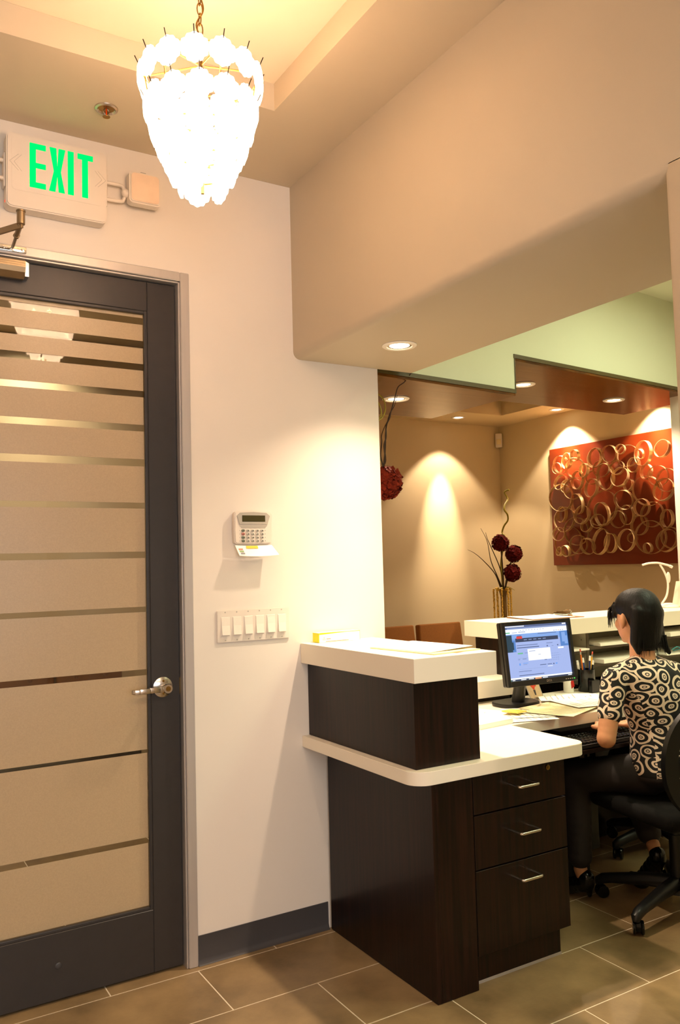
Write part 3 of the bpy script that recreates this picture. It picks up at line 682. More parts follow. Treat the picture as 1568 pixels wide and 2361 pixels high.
def round_poly(pts, radii, n=8):
    out = []
    m = len(pts)
    for i, p in enumerate(pts):
        r = radii[i]
        if r <= 0: out.append(p); continue
        p = Vector(p); a = (Vector(pts[i-1])-p).normalized(); b_ = (Vector(pts[(i+1) % m])-p).normalized()
        ang = a.angle(b_); d = r/math.tan(ang/2); c = p+(a+b_).normalized()*(r/math.sin(ang/2))
        s, e = p+a*d, p+b_*d
        a0 = math.atan2(s.y-c.y, s.x-c.x); a1 = math.atan2(e.y-c.y, e.x-c.x)
        while a1-a0 > PI: a1 -= 2*PI
        while a1-a0 < -PI: a1 += 2*PI
        for k in range(n+1):
            q = a0+(a1-a0)*k/n; out.append((c.x+r*math.cos(q), c.y+r*math.sin(q)))
    return out
bm = B()
wp = round_poly([(1.532, -0.001), (1.532, -0.742), (2.292, -0.742), (2.292, -0.345), (4.36, -0.345), (4.36, 0.155), (1.935, 0.155), (1.935, -0.001)], [0, 0.062, 0.055, 0.006, 0, 0, 0, 0])
prism(bm, wp, WT0, WT1, 0.0015)
desk = thing('reception_desk', (2.95, -0.20, 0), 'cream L-shaped desk worktop with rounded corners on the dark pedestal', 'desk')
mk('worktop', bm, M_lam, desk, True, 35)
bm = B(); box(bm, 1.562, 1.826, -0.702, -0.002, 0.7455, 1.0225, 0.0008, 1)
tag(mk('riser_box', bm, M_wenge), 'dark wenge riser box standing on the near end of the worktop', 'counter riser')
bm = B(); box(bm, 1.533, 1.872, -0.748, -0.001, 1.023, 1.100, 0.0012, 1)
tag(mk('counter_slab', bm, M_lam), 'thick white counter slab on the dark riser box by the switches', 'counter top')
# desk legs and back panel under the main desk
bm = B(); box(bm, 2.30, 4.36, 0.132, 0.150, 0.0, 0.7015); mk('modesty_panel', bm, M_wenge, desk)
# low transaction shelf left of the rear counter
bm = B(); box(bm, 1.936, 2.748, 0.105, 0.45, 0.770, 0.847, 0.0012, 1)
tag(mk('transaction_shelf', bm, M_lam), 'low white transaction shelf behind the monitor, left of the rear counter', 'counter top')
bm = B(); box(bm, 1.94, 2.745, 0.16, 0.30, 0.0, 0.7695)
tag(mk('shelf_base', bm, M_wenge), 'dark wood base under the low white transaction shelf', 'counter base')
# rear counter: wenge front with pigeonholes towards the desk, white slab on top
rc = thing('rear_counter', (3.55, 0.28, 0), 'dark wenge rear reception counter with grey pigeonholes facing the desk', 'counter')
M_pig = pm('grey_melamine', (176, 170, 152), 0.5, noise=(8, 0.02)); M_edge = pm('dark_edge', (74, 62, 44), 0.5, noise=(20, 0.05))
bm = B(); box(bm, 2.752, 4.366, 0.385, 0.405, 0.0, 1.0225); mk('front_panel', bm, M_wenge, rc)
bm = B(); box(bm, 2.752, 2.772, 0.158, 0.3845, 0.0, 1.0225); mk('end_panel', bm, M_wenge, rc)
bm = B(); box(bm, 2.7725, 4.366, 0.375, 0.3845, 0.746, 1.0225); mk('back_board', bm, M_pig, rc)
for x in (2.775, 3.285, 3.80, 4.348):
    bm = B(); box(bm, x, x+0.018, 0.170, 0.3745, 0.746, 1.0225); dv = mk('divider', bm, M_pig, rc)
    bm = B(); box(bm, x, x+0.018, 0.1665, 0.1698, 0.746, 1.0225); mk('edge_band', bm, M_edge, dv)
    for zz in (0.80, 0.86, 0.92, 0.98):
        for yy in (0.20, 0.34):
            bm = B(); lathe(bm, [(0, 0.0006), (0.003, 0.0006), (0.003, 0.0)], (x, yy, zz), 8, (-1, 0, 0)); mk('peg_hole', bm, M_base, dv)
for (a, b_, z) in ((2.794, 3.284, 0.918), (3.304, 3.799, 0.842), (3.304, 3.799, 0.930), (3.819, 4.347, 0.842), (3.819, 4.347, 0.945)):
    bm = B(); box(bm, a, b_, 0.172, 0.3745, z, z+0.016); sh = mk('shelf', bm, M_pig, rc)
    bm = B(); box(bm, a, b_, 0.1685, 0.1718, z-0.001, z+0.017); mk('edge_band', bm, M_edge, sh)
bm = B(); box(bm, 2.718, 4.366, 0.108, 0.450, 1.023, 1.100, 0.0012, 1)
tag(mk('counter_slab', bm, M_lam), 'long white slab on the rear counter behind the monitor and woman', 'counter top')

# ------------------------------------------------------------------ things on the near counter
bx = thing('glove_box', (1.68, -0.03, 1.1005), 'long white cardboard box with yellow ends on the near counter by the wall', 'box')
M_yel = pm('yellow_print', (222, 214, 30), 0.5, noise=(20, 0.02)); M_card = pm('white_card', (246, 246, 236), 0.45, noise=(20, 0.01))
bm = B(); box(bm, 1.5835, 1.768, -0.062, -0.012, 1.1005, 1.138, 0.0008, 1); mk('carton', bm, M_card, bx)
bm = B(); box(bm, 1.5815, 1.5835, -0.061, -0.013, 1.1012, 1.1372); box(bm, 1.768, 1.7695, -0.061, -0.013, 1.1012, 1.1372)
plate(bm, [(1.5835, 1.131), (1.70, 1.1365), (1.7685, 1.1365), (1.7685, 1.1385), (1.5835, 1.1385)], 'y', -0.0626, -0.0622); mk('yellow_end', bm, M_yel, bx)
M_ink = pm('orange_ink', (206, 118, 70), 0.6, noise=(20, 0.03))
bm = B(); tube(bm, [(1.598, -0.0626, 1.111), (1.610, -0.0626, 1.111), (1.604, -0.0626, 1.122)], 0.0007, 4, closed=True)
box(bm, 1.6148, 1.634, -0.0626, -0.0622, 1.1125, 1.1150); box(bm, 1.612, 1.715, -0.0626, -0.0622, 1.1035, 1.1055); mk('print', bm, M_ink, bx)

def sheet(bm, c, w, l, rot, z, curl=0.0, th=0.0006, mi=0, n=6, tilt=(0, 0)):
    """paper sheet, slightly curled, with thickness"""
    g = [[None]*(n+1) for _ in range(n+1)]; lo = [[None]*(n+1) for _ in range(n+1)]
    ca, sa = math.cos(rot), math.sin(rot)
    for i in range(n+1):
        for j in range(n+1):
            u, v = i/n-0.5, j/n-0.5
            x, y = u*w, v*l; dz = curl*(4*u*u*0.5+abs(v)*0.6)*(0.5+v)+tilt[0]*(u+0.5)+tilt[1]*(v+0.5)
            p = (c[0]+x*ca-y*sa, c[1]+x*sa+y*ca, z+dz+th)
            g[i][j] = bm.verts.new(p); lo[i][j] = bm.verts.new((p[0], p[1], p[2]-th))
    for i in range(n):
        for j in range(n):
            bm.faces.new((g[i][j], g[i+1][j], g[i+1][j+1], g[i][j+1])).material_index = mi
            bm.faces.new((lo[i][j+1], lo[i+1][j+1], lo[i+1][j], lo[i][j])).material_index = mi
    rim = [(i, 0) for i in range(n)]+[(n, j) for j in range(n)]+[(i, n) for i in range(n, 0, -1)]+[(0, j) for j in range(n, 0, -1)]
    for (a, b_), (c2, d) in zip(rim, rim[1:]+rim[:1]):
        bm.faces.new((lo[a][b_], lo[c2][d], g[c2][d], g[a][b_])).material_index = mi
def paper(label, c, w, l, rot, z, mat, curl=0.0, th=0.0006, name='paper_sheet', cat_='paper', group=None, tilt=(0, 0)):
    bm = B(); sheet(bm, c, w, l, rot, z, curl, th, tilt=tilt); return tag(mk(name, bm, mat, None, True, 30), label, cat_, group)
M_folder = pm('manila', (238, 216, 160), 0.65, noise=(20, 0.03))
paper('manila folder lying flat on the near white counter', (1.735, -0.53), 0.215, 0.33, 0.10, 1.1003, M_folder, 0, 0.0035, 'file_folder', 'folder')
paper('white letter sheet on top of the manila folder on the near counter', (1.74, -0.505), 0.205, 0.30, 0.13, 1.1042, M_paper, 0.0, 0.0012, tilt=(0.006, 0.0))
paper('leaflet with orange print peeking out under the folder corner', (1.772, -0.640), 0.12, 0.10, 0.4, 1.1001, M_ink, 0, 0.0002, 'leaflet', 'leaflet')

# ------------------------------------------------------------------ monitor
mo = thing('computer_monitor', (2.615, -0.09, 0.7455), 'black flat computer monitor showing a web page on the desk', 'monitor')
mc = Vector((2.630, -0.165, 0.995)); mrot = Euler((math.radians(-7), 0, math.radians(-3)))
MM = Matrix.Translation(mc) @ mrot.to_matrix().to_4x4()
def mon(nm, mat, fn, par=None, sm=False):
    t = B(); fn(t); bmesh.ops.transform(t, matrix=MM, verts=t.verts[:]); return mk(nm, t, mat, par or mo, sm, 35)
hw, hh = 0.196, 0.138
def casefn(t):
    plate(t, rrect(-hw, hw, -hh, hh, 0.008, 3), 'y', 0.004, 0.030, bev=0.004)
    for (a, b_, c, d) in ((-hw, -hw+0.017, -hh, hh), (hw-0.017, hw, -hh, hh), (-hw+0.017, hw-0.017, -hh, -hh+0.024), (-hw+0.017, hw-0.017, hh-0.017, hh)): box(t, a, b_, -0.010, 0.004, c, d, 0.0015, 1)
    plate(t, rrect(-0.12, 0.12, -0.09, 0.09, 0.02, 3), 'y', 0.030, 0.055, bev=0.006)
mon('case', M_black, casefn, sm=True)
SCR = [('page', (0.34, 0.42, 0.72)), ('white', (0.92, 0.95, 1.0)), ('header', (0.10, 0.22, 0.52)), ('tree', (0.035, 0.06, 0.08)), ('bar', (0.05, 0.06, 0.10)), ('red', (0.65, 0.06, 0.05)), ('grey', (0.22, 0.28, 0.48)), ('text', (0.10, 0.13, 0.25)), ('green', (0.15, 0.45, 0.25)), ('blue', (0.12, 0.30, 0.75)), ('orange', (0.8, 0.35, 0.15)), ('sky', (0.22, 0.36, 0.70))]
SM = [emis('screen_'+n_, c_, 0.95) for n_, c_ in SCR]; SI = {n_: i for i, (n_, c_) in enumerate(SCR)}
sx, sz0, sz1 = hw-0.017, -hh+0.024, hh-0.017
def scr(t):
    Wd, Hd = 2*sx, sz1-sz0; cnt = [0]
    def rq(n_, u0, u1, v0, v1, lay=1):
        y = 0.0035-0.00035*lay
        quad(t, [(-sx+u0*Wd, y, sz1-v1*Hd), (-sx+u1*Wd, y, sz1-v1*Hd), (-sx+u1*Wd, y, sz1-v0*Hd), (-sx+u0*Wd, y, sz1-v0*Hd)], SI[n_])
    rq('page', 0, 1, 0, 1, 0); rq('text', 0, 1, 0, 0.035); rq('white', 0.02, 0.32, 0.008, 0.024, 2); rq('white', 0.93, 0.99, 0.008, 0.03, 2)
    rq('grey', 0, 1, 0.035, 0.065); rq('text', 0.0, 0.05, 0.037, 0.062, 2); rq('white', 0, 1, 0.065, 0.155)
    for i in range(9): rq('grey', 0.25+i*0.045, 0.262+i*0.045, 0.085, 0.098, 2)
    for i in range(5): rq('orange' if i == 2 else 'grey', 0.78+i*0.035, 0.80+i*0.035, 0.13, 0.142, 2)
    rq('green', 0.02, 0.09, 0.115, 0.137, 2); rq('grey', 0.12, 0.2, 0.122, 0.132, 2); rq('grey', 0.22, 0.33, 0.118, 0.130, 2)
    rq('sky', 0, 1, 0.155, 0.27); rq('header', 0.0, 0.16, 0.24, 0.48); rq('tree', 0.0, 0.11, 0.17, 0.48, 2); rq('tree', 0.03, 0.13, 0.30, 0.44, 2); rq('header', 0.87, 1, 0.16, 0.44, 2); rq('sky', 0.90, 0.96, 0.18, 0.36, 3); rq('sky', 0.94, 0.99, 0.25, 0.40, 3)
    rq('page', 0.16, 0.86, 0.29, 0.5, 2); rq('bar', 0.16, 0.84, 0.235, 0.305, 3); rq('red', 0.18, 0.27, 0.20, 0.245, 4); rq('text', 0.19, 0.26, 0.185, 0.2, 4); rq('text', 0.52, 0.82, 0.168, 0.178, 3)
    for i in range(5): rq('grey', 0.29+i*0.075, 0.34+i*0.075, 0.262, 0.277, 4)
    rq('text', 0.17, 0.50, 0.362, 0.372, 3); rq('text', 0.17, 0.52, 0.402, 0.418, 3); rq('text', 0.64, 0.74, 0.358, 0.366, 3)
    rq('green', 0.175, 0.255, 0.50, 0.525, 3); rq('grey', 0.28, 0.33, 0.505, 0.517, 3)
    rq('white', 0.33, 0.69, 0.445, 0.655, 4); rq('grey', 0.35, 0.45, 0.48, 0.49, 5); rq('grey', 0.49, 0.53, 0.555, 0.563, 5)
    rq('text', 0.64, 0.66, 0.40, 0.425, 3); rq('text', 0.81, 0.83, 0.40, 0.425, 3); rq('grey', 0.72, 0.75, 0.415, 0.425, 3); rq('white', 0.82, 0.91, 0.45, 0.48, 3)
    rq('grey', 0.17, 0.85, 0.60, 0.603, 3); rq('grey', 0.17, 0.20, 0.615, 0.63, 3); rq('grey', 0.24, 0.30, 0.61, 0.625, 3); rq('text', 0.58, 0.62, 0.66, 0.67, 3)
    rq('blue', 0.18, 0.20, 0.69, 0.73, 3); rq('blue', 0.24, 0.32, 0.69, 0.70, 3); rq('grey', 0.24, 0.30, 0.715, 0.725, 3); rq('text', 0.50, 0.60, 0.745, 0.758, 3)
    rq('text', 0.62, 0.69, 0.745, 0.757, 3); rq('text', 0.71, 0.73, 0.74, 0.765, 3); rq('blue', 0.75, 0.78, 0.74, 0.76, 3); rq('grey', 0.62, 0.82, 0.65, 0.652, 3)
    for r_ in range(4):
        for c_ in range(6): rq('grey', 0.65+c_*0.03, 0.662+c_*0.03, 0.555+r_*0.04, 0.565+r_*0.04, 3)
    rq('grey', 0.17, 0.6, 0.80, 0.803, 3); rq('text', 0.16, 0.36, 0.835, 0.843, 3); rq('text', 0.16, 0.55, 0.905, 0.918, 3); rq('white', 0.62, 0.70, 0.785, 0.793, 3)
    rq('white', 0, 1, 0.945, 0.972); rq('bar', 0, 1, 0.972, 1.0); rq('green', 0.0, 0.03, 0.974, 0.998, 2); rq('white', 0.05, 0.09, 0.98, 0.993, 2); rq('white', 0.18, 0.26, 0.98, 0.993, 2); rq('white', 0.3, 0.38, 0.98, 0.993, 2); rq('orange', 0.40, 0.50, 0.975, 0.998, 2); rq('white', 0.52, 0.60, 0.98, 0.993, 2); rq('white', 0.93, 0.99, 0.98, 0.993, 2)
bmx = B(); scr(bmx); bmesh.ops.transform(bmx, matrix=MM, verts=bmx.verts[:])
mex = bpy.data.meshes.new('screen'); bmx.to_mesh(mex); bmx.free(); mkmesh('screen', mex, SM, mo)
lettering('logo', 'DELL', 0.014, MM @ Matrix.Translation((0.03, -0.0105, -hh+0.012)) @ Matrix.Rotation(PI/2, 4, 'X'), M_chrome, mo)
for i in range(5):
    def bt(t, i=i): box(t, 0.125+i*0.012, 0.131+i*0.012, -0.0112, -0.0098, -hh+0.009, -hh+0.013)
    mon('button', emis('power_green', (0.1, 1.0, 0.1), 1.2) if i == 4 else M_grey, bt)
bm = B(); tube(bm, [(2.63, -0.12, 0.985), (2.63, -0.05, 0.90), (2.63, -0.02, 0.76)], [0.03, 0.026, 0.03], 12); mk('stand_neck', bm, M_black, mo, True)
bm = B(); prism(bm, round_poly([(2.52, -0.085), (2.74, -0.085), (2.74, 0.075), (2.52, 0.075)], [0.07]*4), 0.7455, 0.762, 0.003); mk('stand_base', bm, M_black, mo, True, 35)
bm = B(); tube(bm, cat([(2.66, -0.10, 0.90), (2.70, -0.08, 0.85), (2.75, -0.04, 0.84), (2.78, 0.02, 0.87), (2.74, 0.09, 0.86)]), 0.003, 6); mk('cable', bm, M_black, mo, True)

# small picture card leaning below the monitor
pc_ = thing('picture_card', (2.80, 0.05, 0.7455), 'small picture card with a red figure leaning below the monitor', 'picture card')
cm = Matrix.Translation((2.80, 0.035, 0.7560)) @ Euler((math.radians(-24), 0, math.radians(8))).to_matrix().to_4x4()
def card(nm, mat, fn):
    t = B(); fn(t); bmesh.ops.transform(t, matrix=cm, verts=t.verts[:]); mk(nm, t, mat, pc_)
card('print', pm('card_print', (206, 178, 140), 0.25, noise=(30, 0.12)), lambda t: box(t, -0.044, 0.044, 0, 0.002, 0, 0.09))
card('frame_edge', M_grey, lambda t: [box(t, a, b_, -0.001, 0.003, c, d) for (a, b_, c, d) in ((-0.047, -0.044, 0, 0.093), (0.044, 0.047, 0, 0.093), (-0.044, 0.044, 0.09, 0.093))])
card('figure_body', pm('red_print', (206, 60, 24), 0.4, noise=(60, 0.2)), lambda t: plate(t, [(0.0, 0.035), (0.010, 0.05), (0.022, 0.052), (0.018, 0.066), (0.006, 0.070), (-0.008, 0.07), (-0.02, 0.062), (-0.012, 0.05)], 'y', -0.0014, -0.0004))
card('figure_legs', M_base, lambda t: plate(t, [(-0.006, 0.012), (0.002, 0.012), (0.006, 0.036), (-0.008, 0.036)], 'y', -0.0014, -0.0004))

# ------------------------------------------------------------------ papers, pads and desk things
DZ = 0.7456
def writing(o, c, w, l, rot, z, n, col=(150, 140, 128)):
    m = M_printink
    ca, sa = math.cos(rot), math.sin(rot)
    bm = B()
    for i in range(n):
        v = 0.38-0.76*i/max(1, n-1); ww = random.uniform(0.3, 0.8); u0 = -0.4
        p = lambda u, vv: (c[0]+u*w*ca-vv*l*sa, c[1]+u*w*sa+vv*l*ca, z)
        quad(bm, [p(u0, v), p(u0+ww, v), p(u0+ww, v+0.018), p(u0, v+0.018)])
    mk('printed_lines', bm, m, o)
M_printink = pm('print_ink', (168, 160, 150), 0.8, noise=(30, 0.1))
PAP = [((2.36, -0.09), 0.216, 0.279, 0.45, M_paper, 'white sheet at the back left of the paper spread on the desk'),
       ((2.42, -0.235), 0.216, 0.279, 1.30, M_paper, 'white sheet lying left of the centre of the desk papers'),
       ((2.56, -0.225), 0.216, 0.279, 1.15, M_paper, 'white sheet in the middle of the desk papers, edge over the front'),
       ((2.70, -0.195), 0.216, 0.279, 1.75, M_paper2, 'cream form at the back of the papers below the monitor'),
       ((2.66, -0.255), 0.216, 0.279, 1.95, M_paper2, 'cream sheet at the front edge of the desk beside the arm'),
       ((2.91, -0.06), 0.216, 0.279, 0.9, M_paper, 'white form with printed boxes right of the monitor foot'),
       ((2.88, -0.21), 0.216, 0.279, 1.4, M_paper, 'white sheet nearest the woman on the desk')]
for i, (c, w, l, rot, mt, lb) in enumerate(PAP):
    z = DZ+0.0022*i
    o = paper(lb, c, w, l, rot, z, mt, 0.0015, 0.0005, group='loose papers on the desk'); writing(o, c, w, l, rot, z+0.0012, 9)
bm = B(); obox(bm, (2.45, -0.19, DZ+0.016), (0.076, 0.076, 0.006), (0, 0.05, 0.3), 0.0005, 1)
tag(mk('sticky_pad', bm, pm('sticky_yellow', (236, 206, 96), 0.7, noise=(20, 0.02))), 'small yellow sticky-note pad on the desk papers', 'notepad')
for j, (c, th, rot, lb) in enumerate((((2.215, -0.205), 0.018, 0.12, 'thick white bound report lying at the desk corner, right one'), ((1.955, -0.19), 0.014, 0.05, 'white bound notepad half hidden behind the riser box'))):
    t_ = thing('bound_report', (c[0], c[1], DZ), lb, 'report')
    bm = B(); sheet(bm, c, 0.19, 0.25, rot, DZ, 0.006, th); mk('pages', bm, M_paper, t_, True, 30)
    bm = B(); sheet(bm, c, 0.192, 0.252, rot, DZ+th+0.0006, 0.006, 0.0005); mk('cover', bm, M_paper, t_, True, 30)
# pen cup
QX, QY = 3.165, 0.065
pcup = thing('pen_cup', (QX, QY, DZ), 'black pen cup full of pens and pencils beside the monitor', 'pen holder')
bm = B(); lathe(bm, [(0.0, 0.001), (0.040, 0.001), (0.042, 0.004), (0.042, 0.108), (0.039, 0.108), (0.039, 0.006), (0.0, 0.005)], (QX, QY, DZ), 24); mk('cup', bm, M_blackm, pcup, True, 35)
bm = B(); box(bm, QX-0.035, QX+0.02, QY-0.066, QY-0.044, DZ, DZ+0.060, 0.002); mk('front_tray', bm, M_blackm, pcup)
PENS = [((QX-0.002, QY-0.002), (QX-0.030, QY-0.010), 0.165, (30, 60, 120), 'blue pen leaning left in the pen cup', 'pen', 0.0045), ((QX-0.002, QY-0.016), (QX-0.002, QY-0.030), 0.175, (24, 40, 90), 'dark blue pen in the middle of the pen cup', 'pen', 0.0045),
        ((QX-0.004, QY+0.010), (QX-0.012, QY+0.022), 0.205, (230, 120, 40), 'orange pencil standing tallest in the pen cup', 'pencil', 0.0038), ((QX+0.006, QY+0.0), (QX+0.046, QY-0.004), 0.190, (236, 176, 40), 'yellow pencil leaning right in the pen cup', 'pencil', 0.0038),
        ((QX-0.014, QY+0.016), (QX-0.036, QY+0.022), 0.150, (236, 232, 220), 'white highlighter at the left of the pen cup', 'highlighter', 0.006), ((QX+0.010, QY-0.014), (QX+0.024, QY-0.026), 0.150, (20, 20, 24), 'black pen at the right of the pen cup', 'pen', 0.0045)]
for (b0, t0, h, colr, lb, ct, rad) in PENS:
    p0, p1 = Vector((b0[0], b0[1], DZ+0.008)), Vector((t0[0], t0[1], DZ+h)); d = p1-p0
    t_ = thing(ct, p0, lb, ct); m = pm(ct+'_barrel', colr, 0.35, noise=(30, 0.03))
    bm = B(); tube(bm, [p0, p0+d*0.86], rad, 8); mk('barrel', bm, m, t_, True, 30)
    bm = B(); tube(bm, [p0+d*0.86, p0+d*0.93], rad*1.08, 8); mk('ferrule', bm, M_steel if ct == 'pencil' else M_paper, t_, True, 30)
    bm = B(); tube(bm, [p0+d*0.93, p1], rad*0.95, 8); mk('end_cap', bm, pm('end_'+ct, (206, 90, 70) if ct == 'pencil' else (230, 230, 224), 0.6, noise=(30, 0.03)), t_, True, 30)
# spray bottle with red print and a marker
sb = thing('spray_can', (3.075, 0.100, DZ), 'white and red canister with black cap between monitor and pen cup', 'canister')
bm = B(); lathe(bm, [(0, 0), (0.024, 0), (0.025, 0.003), (0.025, 0.120), (0.020, 0.130), (0.0, 0.130)], (3.075, 0.100, DZ), 20); mk('body', bm, M_card, sb, True, 35)
bm = B(); plate(bm, [(3.070, DZ+0.02), (3.090, DZ+0.03), (3.083, DZ+0.06), (3.093, DZ+0.09), (3.077, DZ+0.085), (3.067, DZ+0.05)], 'y', 0.0735, 0.077); mk('red_print', bm, pm('red_label', (190, 40, 34), 0.5, noise=(40, 0.1)), sb)
bm = B(); lathe(bm, [(0.021, 0.1305), (0.021, 0.158), (0.016, 0.163), (0, 0.163)], (3.075, 0.100, DZ), 18); mk('cap', bm, M_black, sb, True, 35)
bm = B(); lathe(bm, [(0.009, 0.1632), (0.009, 0.172), (0.0, 0.174)], (3.075, 0.100, DZ), 12); mk('nozzle', bm, pm('green_cap', (120, 190, 40), 0.4, noise=(20, 0.05)), sb, True, 35)
# clipboard on the rear counter
cb = thing('clipboard', (3.10, 0.30, 1.1003), 'clipboard with white form and metal clip lying on the rear counter', 'clipboard')
bm = B(); sheet(bm, (3.12, 0.285), 0.32, 0.225, -0.12, 1.1003, 0, 0.003); mk('board', bm, pm('hardboard', (150, 100, 56), 0.6, noise=(60, 0.15)), cb, True, 30)
bm = B(); sheet(bm, (3.09, 0.285), 0.27, 0.21, -0.10, 1.1036, 0.006, 0.0015); mk('form', bm, M_paper, cb, True, 30)
bm = B(); obox(bm, (3.235, 0.272, 1.112), (0.04, 0.11, 0.012), (0, 0.25, -0.12), 0.004); tube(bm, [(3.24, 0.222, 1.120), (3.24, 0.318, 1.120)], 0.007, 10); tube(bm, cat([(3.245, 0.235, 1.116), (3.275, 0.25, 1.132), (3.275, 0.29, 1.132), (3.245, 0.305, 1.116)], 4), 0.0022, 6); mk('clip', bm, M_chrome, cb, True, 35)
# paper stacks in the pigeonholes
for (x0, x1, z, h, rot, lb) in ((3.02, 3.25, 0.9365, 0.008, 0.03, 'white sheets in the upper left pigeonhole right of the monitor'), (3.34, 3.76, 0.861, 0.020, 0.03, 'papers stacked in the middle pigeonhole left of the head'), (3.34, 3.75, 0.949, 0.014, -0.03, 'papers in the top pigeonhole left of the head'), (3.86, 4.30, 0.964, 0.022, 0.05, 'thick white papers in the top right pigeonhole'), (3.86, 4.28, 0.861, 0.008, -0.04, 'papers in the lower right pigeonhole beside the shoulder')):
    paper(lb, ((x0+x1)/2, 0.225), x1-x0, 0.22, rot, z, M_paper, 0.004, h, 'paper_stack', 'paper stack', 'papers in the pigeonholes')
bm = B(); tube(bm, cat([(3.93, 0.15, 0.885), (3.96, 0.14, 0.90), (4.0, 0.15, 0.887), (3.96, 0.165, 0.876)], 4), 0.003, 6)
t_ = thing('scissors', (4.0, 0.16, 0.87), 'scissors with teal handles lying in the right pigeonhole by the shoulder', 'scissors')
mk('handle', bm, pm('teal_plastic', (60, 150, 160), 0.4, noise=(30, 0.05)), t_, True)
bm = B(); obox(bm, (4.07, 0.165, 0.880), (0.12, 0.012, 0.002), (0, 0, 0.1)); mk('blade', bm, M_steel, t_)
# desk lamp and tent card on the rear counter
lp = thing('desk_lamp', (4.18, 0.33, 1.1003), 'slim white arc desk lamp on the rear counter in front of the artwork', 'desk lamp')
LX, LY = 4.170, 0.345
M_lampw = pm('lamp_white', (240, 226, 212), 0.35, noise=(12, 0.01))
bm = B(); lathe(bm, [(0, 0), (0.062, 0.0), (0.064, 0.006), (0.052, 0.018), (0.02, 0.026), (0, 0.027)], (LX, LY, 1.1003), 28); mk('base', bm, M_lampw, lp, True, 40)
bm = B(); tube(bm, cat([(LX-0.030, LY+0.02, 1.122), (LX-0.005, LY+0.005, 1.165), (LX+0.006, LY, 1.215), (LX+0.004, LY, 1.262), (LX-0.010, LY+0.008, 1.310), (LX-0.030, LY+0.02, 1.354)]), 0.0060, 10); mk('arc_post', bm, M_lampw, lp, True)
bm = B(); ball(bm, (LX+0.010, LY-0.004, 1.275), (0.012, 0.012, 0.033), 14, 10); mk('control_pod', bm, M_lampw, lp, True)
bm = B(); tube(bm, cat([(LX-0.122, LY+0.072, 1.352), (LX-0.09, LY+0.054, 1.361), (LX-0.05, LY+0.030, 1.363), (LX-0.02, LY+0.012, 1.357), (LX+0.012, LY-0.008, 1.345), (LX+0.030, LY-0.018, 1.335)]), [0.006]*4+[0.0062]*30+[0.0085]*7, 10)
mk('light_bar', bm, M_lampw, lp, True)
bm = B(); plate(bm, [(4.235, 1.1003), (4.335, 1.1003), (4.30, 1.245), (4.285, 1.25)], 'y', 0.30, 0.37); tag(mk('tent_card', bm, pm('pink_card', (238, 206, 184), 0.6, noise=(20, 0.02))), 'pale pink folded tent card beside the desk lamp', 'card')
bm = B(); prism(bm, [(4.20, 0.20), (4.36, 0.20), (4.36, 0.29), (4.20, 0.29)], 1.1003, 1.112, 0.001); tag(mk('leaflet_stack', bm, M_paper2), 'low stack of leaflets in front of the desk lamp', 'leaflets')

# keyboard tray, keyboard and computer tower
bm = B(); box(bm, 2.33, 3.20, -0.512, -0.20, 0.628, 0.646, 0.002, 1)
ktr = thing('keyboard_tray', (2.765, -0.35, 0.628), 'dark wood pull-out keyboard tray under the desk edge', 'keyboard tray'); mk('tray_board', bm, M_wenge, ktr)
for x in (2.36, 3.16):
    bm = B(); box(bm, x, x+0.02, -0.34, -0.205, 0.6462, 0.7015); mk('slide_rail', bm, M_black, ktr)
kb = thing('keyboard', (2.72, -0.44, 0.6465), 'black computer keyboard on the pull-out tray below the papers', 'keyboard')
bm = B(); box(bm, 2.48, 2.94, -0.508, -0.348, 0.6465, 0.664, 0.004); mk('keyboard_case', bm, M_black, kb)
t = B(); box(t, -0.0085, 0.0085, -0.0085, 0.0085, 0, 0.008, 0.002, 1); km = bpy.data.meshes.new('key'); t.to_mesh(km); t.free(); km.materials.append(M_blackm)
for r_ in range(6):
    for c_ in range(22):
        o = bpy.data.objects.new('key', km); COL.objects.link(o); p = (2.497+c_*0.0203, -0.491+r_*0.0255, 0.6645); o.location = p; WLOC[o] = Vector(p); put(o, kb)
ct_ = thing('computer_tower', (2.80, -0.12, 0.001), 'black computer tower with two grey stickers standing under the desk', 'computer')
bm = B(); box(bm, 2.68, 2.87, -0.245, 0.05, 0.13, 0.60, 0.004); mk('tower_case', bm, M_black, ct_)
bm = B(); box(bm, 2.70, 2.85, -0.20, 0.0, 0.001, 0.1295); mk('tower_stand', bm, M_black, ct_)
for (a, b_, c, d) in ((2.765, 2.795, 0.525, 0.552), (2.815, 2.828, 0.530, 0.560)):
    bm = B(); box(bm, a, b_, -0.2462, -0.2452, c, d); mk('sticker', bm, M_grey, ct_)

